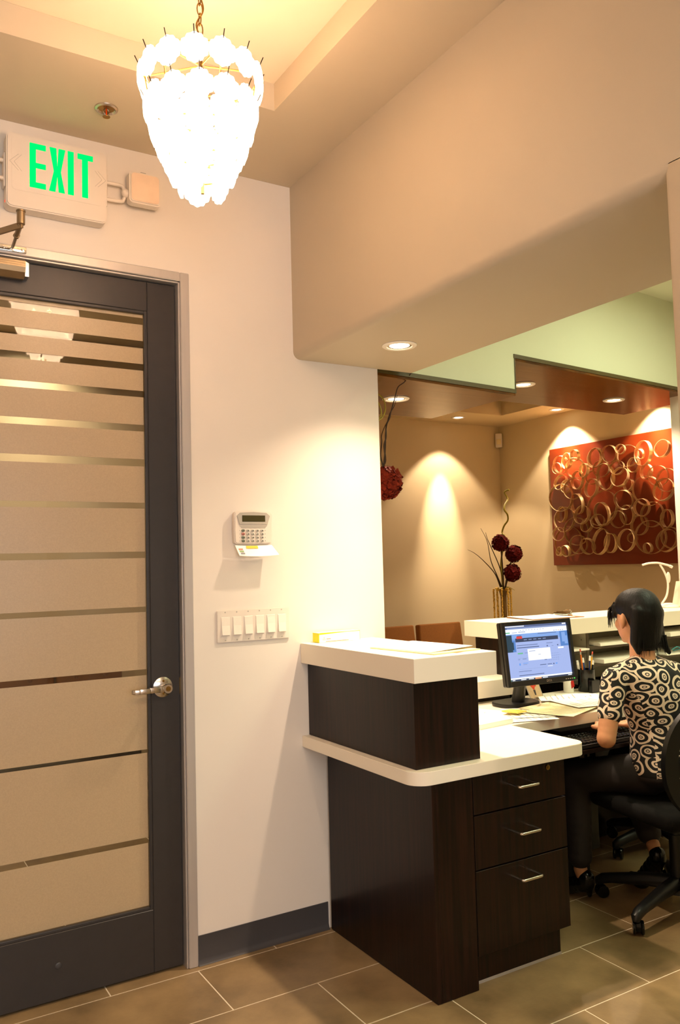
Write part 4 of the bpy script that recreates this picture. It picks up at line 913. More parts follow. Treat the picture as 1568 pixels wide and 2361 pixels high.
# ------------------------------------------------------------------ waiting room
# ring artwork
art = thing('wall_art', (5.46, 1.75, 1.345), 'large red-brown panel covered with metal rings on the waiting room wall', 'wall art')
M_rust = pm('red_lacquer_panel', (124, 46, 14), 0.38, noise=(1.6, 0.14), bump=(200, 0.1))
bm = B(); box(bm, 5.452, 5.4795, 0.93, 2.513, 1.345, 2.383, 0.001, 1); mk('panel', bm, M_rust, art)
M_ring = pm('brushed_bronze', (230, 202, 150), 0.40, metal=0.65, noise=(30, 0.10))
RINGS = [(225, 560, 105), (208, 598, 62), (375, 510, 95), (480, 590, 118), (500, 450, 66), (228, 760, 84), (345, 800, 76), (490, 730, 100), (450, 830, 118), (210, 940, 155), (240, 1120, 96), (255, 1180, 145), (475, 1000, 118), (540, 1125, 102),
         (270, 1340, 80), (265, 1425, 165), (440, 1310, 165), (470, 1460, 112), (258, 1535, 54), (345, 1530, 60), (550, 1245, 74), (690, 480, 112), (720, 470, 104), (890, 430, 96), (1030, 380, 62), (1055, 455, 135), (655, 700, 88), (650, 820, 106), (970, 590, 82), (1010, 700, 112),
         (1050, 785, 70), (750, 1050, 212), (760, 1120, 132), (720, 1200, 82), (1040, 960, 112), (1020, 1130, 118), (930, 1180, 92), (730, 1430, 150), (860, 1450, 114), (1050, 1420, 128), (1065, 1395, 50), (760, 600, 90), (820, 690, 150), (1265, 430, 146), (1240, 440, 64), (1250, 640, 92), (1265, 860, 176), (1400, 690, 112),
         (1470, 380, 104), (1235, 1050, 108), (1290, 1130, 150), (1480, 740, 134), (1450, 850, 130), (1300, 1390, 190), (1280, 1510, 60), (1430, 1430, 132), (1460, 1180, 112), (1500, 1400, 122), (590, 1480, 90), (600, 620, 80), (1150, 1250, 110), (1130, 560, 90)]
rnd = random.Random(3)
def ring_mesh(r, w, th=0.0022, n=44):
    t = B(); rows = []
    for i in range(n):
        a = 2*PI*i/n; c, s = math.cos(a), math.sin(a)
        rows.append([t.verts.new((x, q*c, q*s)) for (x, q) in ((-w/2, r), (w/2, r), (w/2, r-th), (-w/2, r-th))])
    for i in range(n):
        A, Q = rows[i], rows[(i+1) % n]
        for k in range(4): t.faces.new((A[k], A[(k+1) % 4], Q[(k+1) % 4], Q[k]))
    bmesh.ops.recalc_face_normals(t, faces=t.faces[:])
    me = bpy.data.meshes.new('metal_ring'); t.to_mesh(me); t.free(); me.materials.append(M_ring)
    me.polygons.foreach_set('use_smooth', [True]*len(me.polygons)); me.set_sharp_from_angle(angle=0.7); return me
RC = {}
for i, (px, pz, r) in enumerate(RINGS):
    u = (px-105)/(1465-105)            # across the panel
    y = 2.513-1.262*(u**0.93 if u > 0 else u); z = 2.383-(pz-(380-0.178*(px-105)))/(1310+0.18*(px-105))*1.038
    rw = round(r/(1310+0.18*(px-105))*1.038*1.0, 2)
    if rw not in RC: RC[rw] = ring_mesh(max(rw, 0.03), 0.030)
    lay = (i % 5)*0.020
    z = min(max(z, 1.345+rw+0.03), 2.383-rw-0.03); y = min(y, 2.513-rw-0.10)
    o = bpy.data.objects.new('metal_ring', RC[rw]); COL.objects.link(o)
    o.matrix_world = Matrix.Translation((5.405-lay*0.7, y, z)) @ Euler((0, rnd.uniform(-0.30, 0.30), rnd.uniform(-0.30, 0.30))).to_matrix().to_4x4()
    WLOC[o] = Vector(o.matrix_world.translation); put(o, art)
# motion sensor
ms = thing('motion_sensor', (5.44, 3.16, 2.48), 'small white motion sensor high in the corner of the waiting room', 'sensor')
bm = B(); obox(bm, (5.445, 3.165, 2.560), (0.065, 0.045, 0.135), (0, 0, PI/4*-1+0.0), 0.008); mk('housing', bm, M_plastic, ms, True, 35)
bm = B(); obox(bm, (5.428, 3.148, 2.545), (0.042, 0.010, 0.05), (0, 0, -PI/4), 0.003); mk('sensor_lens', bm, M_paper2, ms, True, 35)
# waiting chairs
M_fab = pm('tan_fabric', (146, 92, 36), 0.85, noise=(260, 0.16), bump=(400, 0.3)); M_leg = pm('dark_leg', (40, 24, 14), 0.4, noise=(20, 0.1))
def wchair(x, label):
    c = thing('waiting_chair', (x, 2.65, 0), label, 'chair', 'upholstered waiting chairs')
    bm = B(); t = B(); box(t, -0.232, 0.232, -0.035, 0.035, -0.22, 0.22, 0.014, 3)
    for v in t.verts: v.co.x *= 1.0+(-v.co.z)*0.16
    merge(bm, t, 0, Matrix.Translation((x, 2.88, 0.653)) @ Matrix.Rotation(-0.12, 4, 'X')); mk('backrest', bm, M_fab, c, True, 50)
    bm = B(); box(bm, x-0.25, x+0.25, 2.38, 2.86, 0.34, 0.45, 0.02, 3); mk('seat', bm, M_fab, c, True, 50)
    for sx_ in (-1, 1):
        for yy in (2.41, 2.84):
            bm = B(); box(bm, x+sx_*0.22-0.016, x+sx_*0.22+0.016, yy-0.016, yy+0.016, 0.0, 0.3395); mk('leg', bm, M_leg, c)
    return c
wchair(4.435, 'tan upholstered waiting chair nearest the corner, its whole back visible'); wchair(3.93, 'tan upholstered waiting chair half hidden behind the wall edge')
# corner table and vase
ctb = thing('side_table', (5.02, 2.47, 0), 'dark square side table holding the vase in the waiting room corner', 'side table')
bm = B(); box(bm, 4.72, 5.27, 2.22, 2.74, 0.50, 0.54, 0.003, 1); mk('table_top', bm, M_wenge, ctb)
for x in (4.75, 5.24):
    for y in (2.25, 2.71):
        bm = B(); box(bm, x-0.02, x+0.02, y-0.02, y+0.02, 0, 0.4995); mk('leg', bm, M_wenge, ctb)
V0 = Vector((4.80, 2.465, 0.5405)); RV = Vector((0.858, -0.513, 0)); FV = Vector((0.514, 0.855, 0))
S7 = 0.00366
def vp(px, py, d=0.0): return Vector((4.80, 2.465, 0.925))+RV*(px-1162)*S7+FV*d+Vector((0, 0, -(py-1420)*S7))
fl = thing('flower_vase', V0, 'gold beaded vase with three dark red blossoms and curly tendril in the corner', 'vase with flowers')
M_gold = pm('gold_bead', (226, 188, 84), 0.30, metal=0.7, noise=(90, 0.3)); M_vase = pm('smoked_glass', (120, 92, 44), 0.12, noise=(20, 0.15), coat=0.5)
zt = vp(1160, 1356).z
bm = B(); lathe(bm, [(0, 0), (0.055, 0.0), (0.058, 0.01), (0.030, 0.10), (0.024, 0.3), (0.026, zt-V0.z-0.06), (0.042, zt-V0.z), (0.038, zt-V0.z), (0.022, zt-V0.z-0.06), (0.0, 0.3)], V0, 24); mk('vase_body', bm, M_vase, fl, True, 50)
rnd = random.Random(5)
bead = None
for k in range(9):
    a = 2*PI*k/9+0.3; R_ = 0.066 if k % 3 else 0.080; L = (0.36, 0.44, 0.30)[k % 3]
    bm = B(); z = zt-0.005
    pts = [(0.045, 0.0), (0.058, 0.010), (R_, 0.0)]
    for (q, dz) in pts: ball(bm, (V0.x+q*math.cos(a), V0.y+q*math.sin(a), z+dz), 0.0095, 8, 5)
    n_ = int(L/0.0135)
    for i in range(n_): ball(bm, (V0.x+R_*math.cos(a)+rnd.uniform(-.002, .002), V0.y+R_*math.sin(a), z-0.013-i*0.0135), rnd.uniform(0.007, 0.0098), 8, 5)
    mk('bead_strand', bm, M_gold, fl, True)
M_petal = pm('burgundy_petal', (92, 16, 10), 0.85, spec=0.2, noise=(45, 0.35)); M_petal2 = pm('rust_petal', (104, 30, 13), 0.9, spec=0.15, noise=(45, 0.35)); M_stem = pm('dark_stem', (66, 46, 18), 0.6, noise=(40, 0.2)); M_leafg = pm('olive_tendril', (150, 136, 34), 0.45, noise=(25, 0.25))
def blossom(c, r, mat, par, n=150, seed=1):
    rd = random.Random(seed); t = B(); c = Vector(c)
    ball(t, c, r*0.66, 16, 10)
    for i in range(n):
        zf = 1-2*(i+0.5)/n; a = i*2.39996; rr_ = math.sqrt(1-zf*zf); d = Vector((rr_*math.cos(a), rr_*math.sin(a), zf))
        u, v = frame_of(d); u.rotate(Matrix.Rotation(rd.uniform(0, PI), 3, d)); v = d.cross(u)
        h = c+d*(r*rd.uniform(0.66, 0.90)); s = r*rd.uniform(0.24, 0.34)
        for k in range(4):
            e = u*math.cos(k*PI/2)+v*math.sin(k*PI/2); w = d.cross(e)
            lift = rd.uniform(0.15, 0.6)
            quad(t, [h, h+e*s*0.6+w*s*0.5+d*s*lift*0.6, h+e*s*1.15+d*s*lift*0.7, h+e*s*0.6-w*s*0.5+d*s*lift*0.4])
    return mk('blossom', t, mat, par)
for i, (px, py, dd) in enumerate(((1158.5, 1250, -0.02), (1191, 1275, 0.03), (1182, 1319, -0.05))):
    blossom(vp(px, py, dd), 0.077, M_petal, fl, 130, i)
    bm = B(); tube(bm, cat([vp(1163, 1372), vp(1164+(px-1163)*0.35, 1345-(1345-py)*0.3, dd*0.5), vp(px, py, dd)], 6), 0.006, 6); mk('flower_stem', bm, M_stem, fl, True)
TD = [(1169, 1240), (1166, 1225), (1171, 1210), (1179, 1197), (1177, 1184), (1170, 1173), (1173, 1161), (1181, 1150), (1180, 1142), (1174, 1132), (1178, 1128), (1183, 1127)]
bm = B(); tube(bm, cat([vp(1164, 1360), vp(1160, 1300, .02)]+[vp(a, b_, 0.03*math.sin(i)) for i, (a, b_) in enumerate(TD)], 6), 0.0075, 8); mk('tendril', bm, M_leafg, fl, True)
for pts in ([(1160, 1352), (1150, 1325), (1137, 1290), (1130, 1245), (1116, 1214)], [(1162, 1352), (1158, 1310), (1140, 1262), (1131, 1240), (1127, 1224)], [(1157, 1352), (1145, 1320), (1120, 1290), (1100, 1272), (1084, 1263)], [(1166, 1352), (1178, 1353), (1190, 1360)], [(1168, 1354), (1176, 1362), (1181, 1374)]):
    bm = B(); P_ = cat([vp(a, b_, 0.02) for a, b_ in pts], 6); tube(bm, P_, [0.006-0.0045*i/(len(P_)-1) for i in range(len(P_))], 6); mk('grass_blade', bm, M_stem if len(pts) > 3 else M_leafg, fl, True)
# second arrangement standing behind the wall end
f2 = thing('flower_arrangement', (2.03, 0.28, 0.8475), 'dark red blossom with curly twigs in a tall vase behind the wall end', 'vase with flowers')
bm = B(); lathe(bm, [(0, 0), (0.05, 0), (0.052, 0.01), (0.028, 0.12), (0.026, 0.5), (0.036, 0.62), (0.032, 0.62), (0.022, 0.5), (0, 0.45)], (2.0, 0.29, 0.8475), 24); mk('tall_vase', bm, M_vase, f2, True, 50)
B2 = Vector((2.10, 0.215, 1.765))
def v2(px, py, d=0.0): return B2+RV*(px-888)*0.00196+FV*d+Vector((0, 0, -(py-1111)*0.00196*1.02))
blossom(B2, 0.082, M_petal2, f2, 170, 9)
bm = B(); tube(bm, cat([(2.005, 0.29, 1.40), (2.03, 0.26, 1.58), B2], 6), 0.006, 6); mk('flower_stem', bm, M_stem, f2, True)
TW = [[(884, 1075, 0), (890, 1060, 0), (887, 1030, -.02), (892, 1010, -.02), (893, 985, -.03), (901, 968, -.05), (904, 955, -.05), (912, 930, -.08), (920, 905, -.10), (933, 897, -.12), (944, 885, -.14), (955, 871, -.15), (964, 859, -.16), (972, 856, -.165), (978, 857, -.17)],
      [(884, 1075, 0), (879, 1050, .0), (882, 1020, -.01), (882, 1005, -.02), (890, 985, -.02), (901, 967, -.05)], [(886, 1070, 0), (889, 1045, 0), (891, 1020, -.01), (891, 1000, -.03), (900, 962, -.05), (911, 945, -.08), (918, 922, -.10)]]
for i, tw in enumerate(TW):
    P_ = cat([v2(a, b_, d) for a, b_, d in tw], 5); bm = B(); tube(bm, P_, [0.0042-0.0028*j/(len(P_)-1) for j in range(len(P_))], 6); mk('twig', bm, pm('willow_twig', (52, 32, 18), 0.6, noise=(60, 0.2)) if i == 0 else bpy.data.materials['willow_twig'], f2, True)
for pts in ([(874, 975, 0), (886, 962, 0), (893, 945, 0), (891, 925, 0), (882, 912, 0), (870, 905, 0)], [(872, 970, 0), (882, 960, 0), (883, 945, 0), (877, 928, 0), (868, 922, 0)]):
    P_ = cat([v2(a, b_, d) for a, b_, d in [(884, 1075, 0.0), (866, 1020, 0.02)]+pts], 5); bm = B(); tube(bm, P_, 0.003, 6); mk('tendril', bm, M_leafg, f2, True)

# ------------------------------------------------------------------ bench in the corridor, seen through the clear stripes of the door
be = thing('tufted_bench', (0.92, 2.2, 0), 'brown tufted leather bench in the corridor behind the striped glass door', 'bench')
M_leather = pm('brown_leather', (120, 70, 24), 0.4, noise=(30, 0.12))
bm = B(); box(bm, 0.31, 1.53, 1.93, 2.38, 0.40, 0.50, 0.03, 3); mk('seat', bm, M_leather, be, True, 50)
for i in range(2):
    bm = B(); box(bm, 0.31+i*0.815-(0.0 if i else 0.0), 1.115+i*0.415, 2.38, 2.50, 0.46, 0.95, 0.03, 3); bk_ = mk('back_cushion', bm, M_leather, be, True, 50)
    for xx in ((0.45, 0.71, 0.97) if i == 0 else (1.24, 1.42)):
        bm = B(); ball(bm, (xx, 2.378, 0.76), (0.014, 0.006, 0.014), 10, 6); mk('tuft_button', bm, M_leather, bk_, True)
bm = B(); box(bm, 0.33, 1.51, 1.96, 2.48, 0.06, 0.3995); mk('plinth', bm, M_black, be)
for x in (0.35, 1.49):
    for y in (1.98, 2.46):
        bm = B(); box(bm, x-0.02, x+0.02, y-0.02, y+0.02, 0, 0.0595); mk('foot', bm, M_black, be)

# ------------------------------------------------------------------ office chair
OC = Vector((2.850, -0.655, 0)); AZ = math.radians(8)
fw = Vector((math.sin(AZ), math.cos(AZ), 0)); rt = Vector((math.cos(AZ), -math.sin(AZ), 0))
oc = thing('office_chair', OC, 'black mesh-back office chair the woman sits on', 'office chair')
bm = B(); tube(bm, [OC+Vector((0, 0, 0.075)), OC+Vector((0, 0, 0.13))], [0.045, 0.040], 18); tube(bm, [OC+Vector((0, 0, 0.13)), OC+Vector((0, 0, 0.30))], 0.027, 18); tube(bm, [OC+Vector((0, 0, 0.30)), OC+Vector((0, 0, 0.358))], 0.022, 16); mk('gas_column', bm, M_black, oc, True, 40)
def star(par, c, a0, L, mat):
    for k in range(5):
        a = math.radians(a0+72*k); d = Vector((math.cos(a), math.sin(a), 0)); c = Vector(c)
        bm = B(); tube(bm, [c+d*0.02+Vector((0, 0, 0.112)), c+d*0.12+Vector((0, 0, 0.105)), c+d*(L-0.04)+Vector((0, 0, 0.085)), c+d*(L-0.008)+Vector((0, 0, 0.078)), c+d*(L+0.012)+Vector((0, 0, 0.066)), c+d*(L+0.014)+Vector((0, 0, 0.052))], [0.030, 0.027, 0.021, 0.021, 0.019, 0.014], 12)
        lg = mk('base_leg', bm, mat, par, True, 50)
        w = Vector((-d.y, d.x, 0)); e = c+d*L
        w = (w*0.8+d*0.6*(1 if k % 2 else -1)).normalized()
        bm = B()
        for s in (-1, 1): lathe(bm, [(0, 0.006), (0.018, 0.007), (0.024, 0.010), (0.026, 0.014), (0.024, 0.020), (0, 0.021)] if s > 0 else [(0, -0.006), (0.018, -0.007), (0.024, -0.010), (0.026, -0.014), (0.024, -0.020), (0, -0.021)], e+Vector((0, 0, 0.0262)), 18, w)
        lathe(bm, [(0.0, -0.008), (0.022, -0.008), (0.022, 0.008), (0, 0.008)], e+Vector((0, 0, 0.031)), 14, w); tube(bm, [e+Vector((0, 0, 0.045)), e+Vector((0, 0, 0.075))], 0.006, 8)
        mk('caster', bm, M_blackm, lg, True, 40)
star(oc, OC, 189, 0.300, M_black)
bm = B(); t = B(); box(t, -0.235, 0.235, -0.225, 0.235, 0.388, 0.450, 0.028, 4); merge(bm, t, 0, Matrix.Translation(OC) @ Matrix.Rotation(-AZ, 4, 'Z')); mk('seat', bm, pm('black_fabric', (14, 12, 11), 0.9, spec=0.2, noise=(300, 0.15), bump=(500, 0.3)), oc, True, 50)
bm = B(); t = B(); box(t, -0.09, 0.09, -0.13, 0.10, 0.358, 0.3875, 0.006); merge(bm, t, 0, Matrix.Translation(OC) @ Matrix.Rotation(-AZ, 4, 'Z')); mk('tilt_mechanism', bm, M_black, oc)
BC = OC-fw*0.272-rt*0.012+Vector((0, 0, 0.655))
def bp(u, v):     # point on the curved backrest surface
    return BC+rt*u+Vector((0, 0, v))-fw*(0.10*(v+0.0)*0.9-0.30*u*u*1.6+0.10*(v-0.02)**2)
def oval(k, n, a, b_, e=2.5):
    q = 2*PI*k/n; c, s = math.cos(q), math.sin(q)
    return (a*abs(c)**(2/e)*(1 if c > 0 else -1), b_*abs(s)**(2/e)*(1 if s > 0 else -1))
def ringsurf(bm, out, inn, d0, d1, n=48):
    rows = []
    for k in range(n):
        (u, v), (u2, v2_) = out(k, n), inn(k, n); rows.append([bm.verts.new(bp(u, v)+fw*d0), bm.verts.new(bp(u, v)+fw*d1), bm.verts.new(bp(u2, v2_)+fw*d1), bm.verts.new(bp(u2, v2_)+fw*d0)])
    for k in range(n):
        A, Q = rows[k], rows[(k+1) % n]
        for i in range(4): bm.faces.new((A[i], A[(i+1) % 4], Q[(i+1) % 4], Q[i]))
bm = B(); ringsurf(bm, lambda k, n: oval(k, n, 0.262, 0.245, 2.2), lambda k, n: oval(k, n, 0.212, 0.196, 2.2), -0.012, 0.010)
mk('back_frame', bm, M_black, oc, True, 50)
bm = B()      # lower moulded band with an opening
g = [[bm.verts.new(bp(-0.215+0.43*i/12, -0.075+0.05*j/2-(0.02 if abs(i-6) < 6 else 0)+0.03*((i-6)/6)**2)-fw*0.010) for j in range(3)] for i in range(13)]
for i in range(12):
    for j in range(2): bm.faces.new((g[i][j], g[i+1][j], g[i+1][j+1], g[i][j+1]))
bmesh.ops.solidify(bm, geom=bm.faces[:], thickness=0.016); mk('lumbar_bar', bm, M_black, oc, True, 50)
bm = B(); tube(bm, [BC+Vector((0, 0, -0.20))+fw*0.012, OC-fw*0.268+Vector((0, 0, 0.40)), OC-fw*0.20+Vector((0, 0, 0.366)), OC-fw*0.05+Vector((0, 0, 0.362))], 0.022, 10); mk('back_support', bm, M_black, oc, True)
M_mesh = bpy.data.materials.new('open_mesh_fabric'); M_mesh.use_nodes = True
nt = M_mesh.node_tree; pb = nt.nodes['Principled BSDF']; pb.inputs['Base Color'].default_value = (*lin((26, 24, 24)), 1); pb.inputs['Roughness'].default_value = 0.7
tc = nt.nodes.new('ShaderNodeTexCoord'); mp = nt.nodes.new('ShaderNodeMapping'); mp.inputs['Scale'].default_value = (1, 1, 1); nt.links.new(tc.outputs['UV'], mp.inputs['Vector'])
w1 = nt.nodes.new('ShaderNodeTexChecker'); w1.inputs['Scale'].default_value = 230; nt.links.new(mp.outputs[0], w1.inputs['Vector'])
w2 = nt.nodes.new('ShaderNodeTexNoise'); w2.inputs['Scale'].default_value = 12; nt.links.new(mp.outputs[0], w2.inputs['Vector'])
mr = nt.nodes.new('ShaderNodeMapRange'); mr.inputs['From Min'].default_value = 0.35; mr.inputs['From Max'].default_value = 0.6; mr.inputs['To Min'].default_value = 0.45; mr.inputs['To Max'].default_value = 0.95; nt.links.new(w2.outputs['Fac'], mr.inputs['Value'])
mu = nt.nodes.new('ShaderNodeMath'); mu.operation = 'MULTIPLY'; nt.links.new(w1.outputs['Fac'], mu.inputs[0]); nt.links.new(mr.outputs[0], mu.inputs[1])
tp = nt.nodes.new('ShaderNodeBsdfTransparent'); mx = nt.nodes.new('ShaderNodeMixShader'); nt.links.new(mu.outputs[0], mx.inputs[0]); nt.links.new(pb.outputs[0], mx.inputs[1]); nt.links.new(tp.outputs[0], mx.inputs[2]); nt.links.new(mx.outputs[0], nt.nodes['Material Output'].inputs[0])
bm = B(); n = 40; uvl = bm.loops.layers.uv.new('UVMap')
rings_ = [[bm.verts.new(bp(oval(k, n, 0.222*s, 0.206*s, 2.2)[0], oval(k, n, 0.222*s, 0.206*s, 2.2)[1])) for k in range(n)] for s in (1, 0.75, 0.5, 0.25)]; cvv = bm.verts.new(bp(0, 0))
for a_, b_ in zip(rings_, rings_[1:]):
    for k in range(n): bm.faces.new((a_[k], a_[(k+1) % n], b_[(k+1) % n], b_[k]))
for k in range(n): bm.faces.new((rings_[-1][k], rings_[-1][(k+1) % n], cvv))
for f_ in bm.faces:
    for l_ in f_.loops: q = l_.vert.co-BC; l_[uvl].uv = (q.dot(rt), q.z)
mk('mesh_panel', bm, M_mesh, oc, True, 80)
# a second rolling seat pushed under the desk
st_ = thing('rolling_stool', (3.365, -0.10, 0), 'black rolling stool base under the desk beyond the woman\'s feet', 'stool')
SCn = Vector((3.372, -0.165, 0)); bm = B(); tube(bm, [SCn+Vector((0, 0, 0.07)), SCn+Vector((0, 0, 0.36))], 0.025, 14); mk('gas_column', bm, M_black, st_, True)
star(st_, SCn, 172, 0.26, M_black)
bm = B(); lathe(bm, [(0, 0), (0.15, 0.0), (0.17, 0.015), (0.17, 0.045), (0.15, 0.06), (0, 0.065)], SCn+Vector((0, 0, 0.36)), 28); mk('seat', bm, M_black, st_, True, 50)

# ------------------------------------------------------------------ the woman at the desk
pe = thing('person', (2.85, -0.62, 0), 'woman with black hair in a black and white ring-print top seated at the desk', 'person')
RZ = Matrix.Rotation(-AZ, 4, 'Z')
M_skin = pm('skin', (206, 148, 108), 0.5, noise=(25, 0.05)); M_skin.node_tree.nodes['Principled BSDF'].inputs['Subsurface Weight'].default_value = 0.08
SH_L, SH_R = Vector((2.634, -0.572, 0.915)), Vector((2.943, -0.615, 0.915))
EL_L, EL_R = Vector((2.552, -0.592, 0.700)), Vector((3.050, -0.640, 0.705))
WR_L, WR_R = Vector((2.690, -0.462, 0.702)), Vector((2.885, -0.475, 0.702))
HP_L, HP_R = Vector((2.775, -0.600, 0.535)), Vector((2.935, -0.620, 0.535))
KN_L, KN_R = Vector((2.632, -0.345, 0.500)), Vector((3.010, -0.270, 0.500))
AN_L, AN_R = Vector((2.632, -0.352, 0.120)), Vector((2.905, -0.500, 0.205))
HC_ = Vector((2.801, -0.560, 1.152))
SPINE = [(Vector((2.857, -0.640, 0.555)), (0.168, 0.128, 0.075)), (Vector((2.850, -0.632, 0.640)), (0.150, 0.116, 0.07)), (Vector((2.838, -0.622, 0.720)), (0.133, 0.102, 0.07)), (Vector((2.820, -0.608, 0.830)), (0.146, 0.106, 0.075)), (Vector((2.800, -0.598, 0.915)), (0.150, 0.090, 0.06)), (Vector((2.790, -0.590, 0.955)), (0.120, 0.066, 0.04))]
bm = B()
for (a, ra), (b_, rb) in zip(SPINE, SPINE[1:]): limb(bm, a, tuple(q*0.90 for q in ra), b_, tuple(q*0.90 for q in rb), 4, RZ)
for S in (SH_L, SH_R): limb(bm, S, 0.040, SPINE[-1][0]+Vector((0, 0, 0.01)), 0.044, 8)
limb(bm, SPINE[-1][0], 0.055, HC_+Vector((0, -0.012, -0.06)), 0.046, 6)                      # neck
ball(bm, HC_+Vector((0, 0, 0.012)), (0.070, 0.090, 0.098), 24, 16, RZ); ball(bm, HC_+fw*0.030+Vector((0, 0, -0.045)), (0.055, 0.062, 0.068), 20, 14, RZ)   # skull, jaw
ball(bm, HC_+fw*0.070+Vector((0, 0, -0.092)), (0.022, 0.018, 0.017), 12, 8); limb(bm, HC_+fw*0.088+Vector((0, 0, 0.012)), 0.008, HC_+fw*0.106+Vector((0, 0, -0.026)), 0.012, 4)   # chin, nose
ball(bm, HC_+fw*0.082+Vector((0, 0, -0.062)), (0.022, 0.013, 0.010), 12, 8, RZ)                                                                                 # mouth
for s in (-1, 1):
    ball(bm, HC_+rt*s*0.034+fw*0.066+Vector((0, 0, -0.028)), (0.022, 0.02, 0.024), 12, 8, RZ)                                                                    # cheek
    ball(bm, HC_+rt*s*0.080-fw*0.002+Vector((0, 0, -0.012)), (0.011, 0.019, 0.032), 14, 10, RZ @ Matrix.Rotation(s*0.3, 4, 'Z'))                                 # ear
def hand(bm, w, e, side):
    d = (w-e).normalized(); d.z = 0; d.normalize(); s = Vector((d.y, -d.x, 0))*side
    pc2 = w+d*0.045+Vector((0, 0, -0.004))
    limb(bm, w, 0.022, pc2, 0.021, 4); limb(bm, pc2-s*0.022, 0.014, pc2+s*0.022, 0.014, 4)
    for i, (o_, L1, L2) in enumerate(((-0.030, 0.030, 0.022), (-0.010, 0.036, 0.026), (0.011, 0.038, 0.028), (0.031, 0.034, 0.024))):
        k1 = pc2+d*0.030+s*o_; k2 = k1+d*L1+Vector((0, 0, 0.008)); k3 = k2+d*L2*0.7+Vector((0, 0, -0.020))
        limb(bm, pc2+s*o_*0.7, 0.010, k1, 0.0095, 3); limb(bm, k1, 0.0092, k2, 0.0085, 4); limb(bm, k2, 0.0085, k3, 0.0075, 4)
    q = pc2-s*0.024-d*0.015; limb(bm, q, 0.012, q-s*0.022+d*0.026, 0.010, 3); limb(bm, q-s*0.022+d*0.026, 0.010, q-s*0.020+d*0.052+Vector((0, 0, -0.010)), 0.008, 3)
for S, E_, W_, sd in ((SH_L, EL_L, WR_L, 1), (SH_R, EL_R, WR_R, -1)):
    limb(bm, S, 0.046, E_, 0.037, 9); limb(bm, E_, 0.038, W_, 0.024, 8); hand(bm, W_, E_, sd)
for H_, K_, A_ in ((HP_L, KN_L, AN_L), (HP_R, KN_R, AN_R)):
    limb(bm, H_, 0.072, K_, 0.052, 8); limb(bm, K_, 0.050, A_, 0.029, 8)
def foot(bm, A_, toe, inf=0.0):
    d = (toe-A_); d.z = 0; d.normalize(); heel = A_-d*0.02+Vector((0, 0, -0.055))
    limb(bm, A_, 0.029+inf, heel, 0.026+inf, 3); limb(bm, heel, 0.026+inf, toe-d*0.05, 0.028+inf, 5); limb(bm, toe-d*0.05, 0.028+inf, toe, 0.018+inf, 3)
TO_L, TO_R = Vector((2.590, -0.215, 0.024)), Vector((2.935, -0.365, 0.026))
foot(bm, AN_L, TO_L); foot(bm, AN_R, TO_R)
body = mkmesh('body', remesh(bm, 0.0065, 4), M_skin, pe, True, 180)
for s in (-1, 1):
    bm = B(); ball(bm, HC_+rt*s*0.032+fw*0.078+Vector((0, 0, 0.004)), 0.012, 14, 10); mk('eye', bm, pm('eye', (40, 30, 26), 0.15, noise=(50, 0.1)), pe, True)
# top with the ring print
bm = B()
for (a, ra), (b_, rb) in zip(SPINE, SPINE[1:]): limb(bm, a, tuple(q*1.01+0.004 for q in ra), b_, tuple(q*1.01+0.004 for q in rb), 5, RZ)
for S in (SH_L, SH_R): limb(bm, S+Vector((0, 0, 0.002)), 0.048, SPINE[-1][0]+Vector((0, 0, 0.012)), 0.050, 8)
limb(bm, SH_L, 0.052, SH_L.lerp(EL_L, 0.58), 0.049, 8); limb(bm, SH_R, 0.052, SH_R.lerp(EL_R, 0.58), 0.049, 8)
sm_ = remesh(bm, 0.007, 5); uv = sm_.uv_layers.new(name='UVMap')
co = [v.co.copy() for v in sm_.vertices]
for poly in sm_.polygons:                 # cloth laid on by facing, so the print keeps its size
    nr, nf, nz_ = abs(poly.normal.dot(rt)), abs(poly.normal.dot(fw)), abs(poly.normal.z)
    for li in poly.loop_indices:
        c = co[sm_.loops[li].vertex_index]-Vector((2.8, -0.6, 0))
        if nz_ > 0.80: q = (c.dot(rt), c.dot(fw)+2.0)
        elif nr > nf*1.35: q = (c.dot(fw)+1.0, c.z)
        else: q = (c.dot(rt), c.z)
        uv.data[li].uv = q
M_top = bpy.data.materials.new('ring_print_jersey'); M_top.use_nodes = True; nt = M_top.node_tree; pb = nt.nodes['Principled BSDF']; pb.inputs['Roughness'].default_value = 0.8
tc = nt.nodes.new('ShaderNodeTexCoord'); nz = nt.nodes.new('ShaderNodeTexNoise'); nz.inputs['Scale'].default_value = 9; nt.links.new(tc.outputs['UV'], nz.inputs['Vector'])
sb_ = nt.nodes.new('ShaderNodeVectorMath'); sb_.operation = 'SUBTRACT'; sb_.inputs[1].default_value = (0.5, 0.5, 0.5); nt.links.new(nz.outputs['Color'], sb_.inputs[0])
sc_ = nt.nodes.new('ShaderNodeVectorMath'); sc_.operation = 'SCALE'; sc_.inputs['Scale'].default_value = 0.045; nt.links.new(sb_.outputs[0], sc_.inputs[0])
ad = nt.nodes.new('ShaderNodeVectorMath'); nt.links.new(tc.outputs['UV'], ad.inputs[0]); nt.links.new(sc_.outputs[0], ad.inputs[1])
mp = nt.nodes.new('ShaderNodeMapping'); mp.inputs['Rotation'].default_value = (0, 0, 0.4); mp.inputs['Scale'].default_value = (1.0, 1.35, 1); nt.links.new(ad.outputs[0], mp.inputs['Vector'])
vo = nt.nodes.new('ShaderNodeTexVoronoi'); vo.voronoi_dimensions = '2D'; vo.inputs['Scale'].default_value = 14.0; vo.inputs['Randomness'].default_value = 0.40; nt.links.new(mp.outputs[0], vo.inputs['Vector'])
rp = nt.nodes.new('ShaderNodeValToRGB'); rp.color_ramp.interpolation = 'CONSTANT'
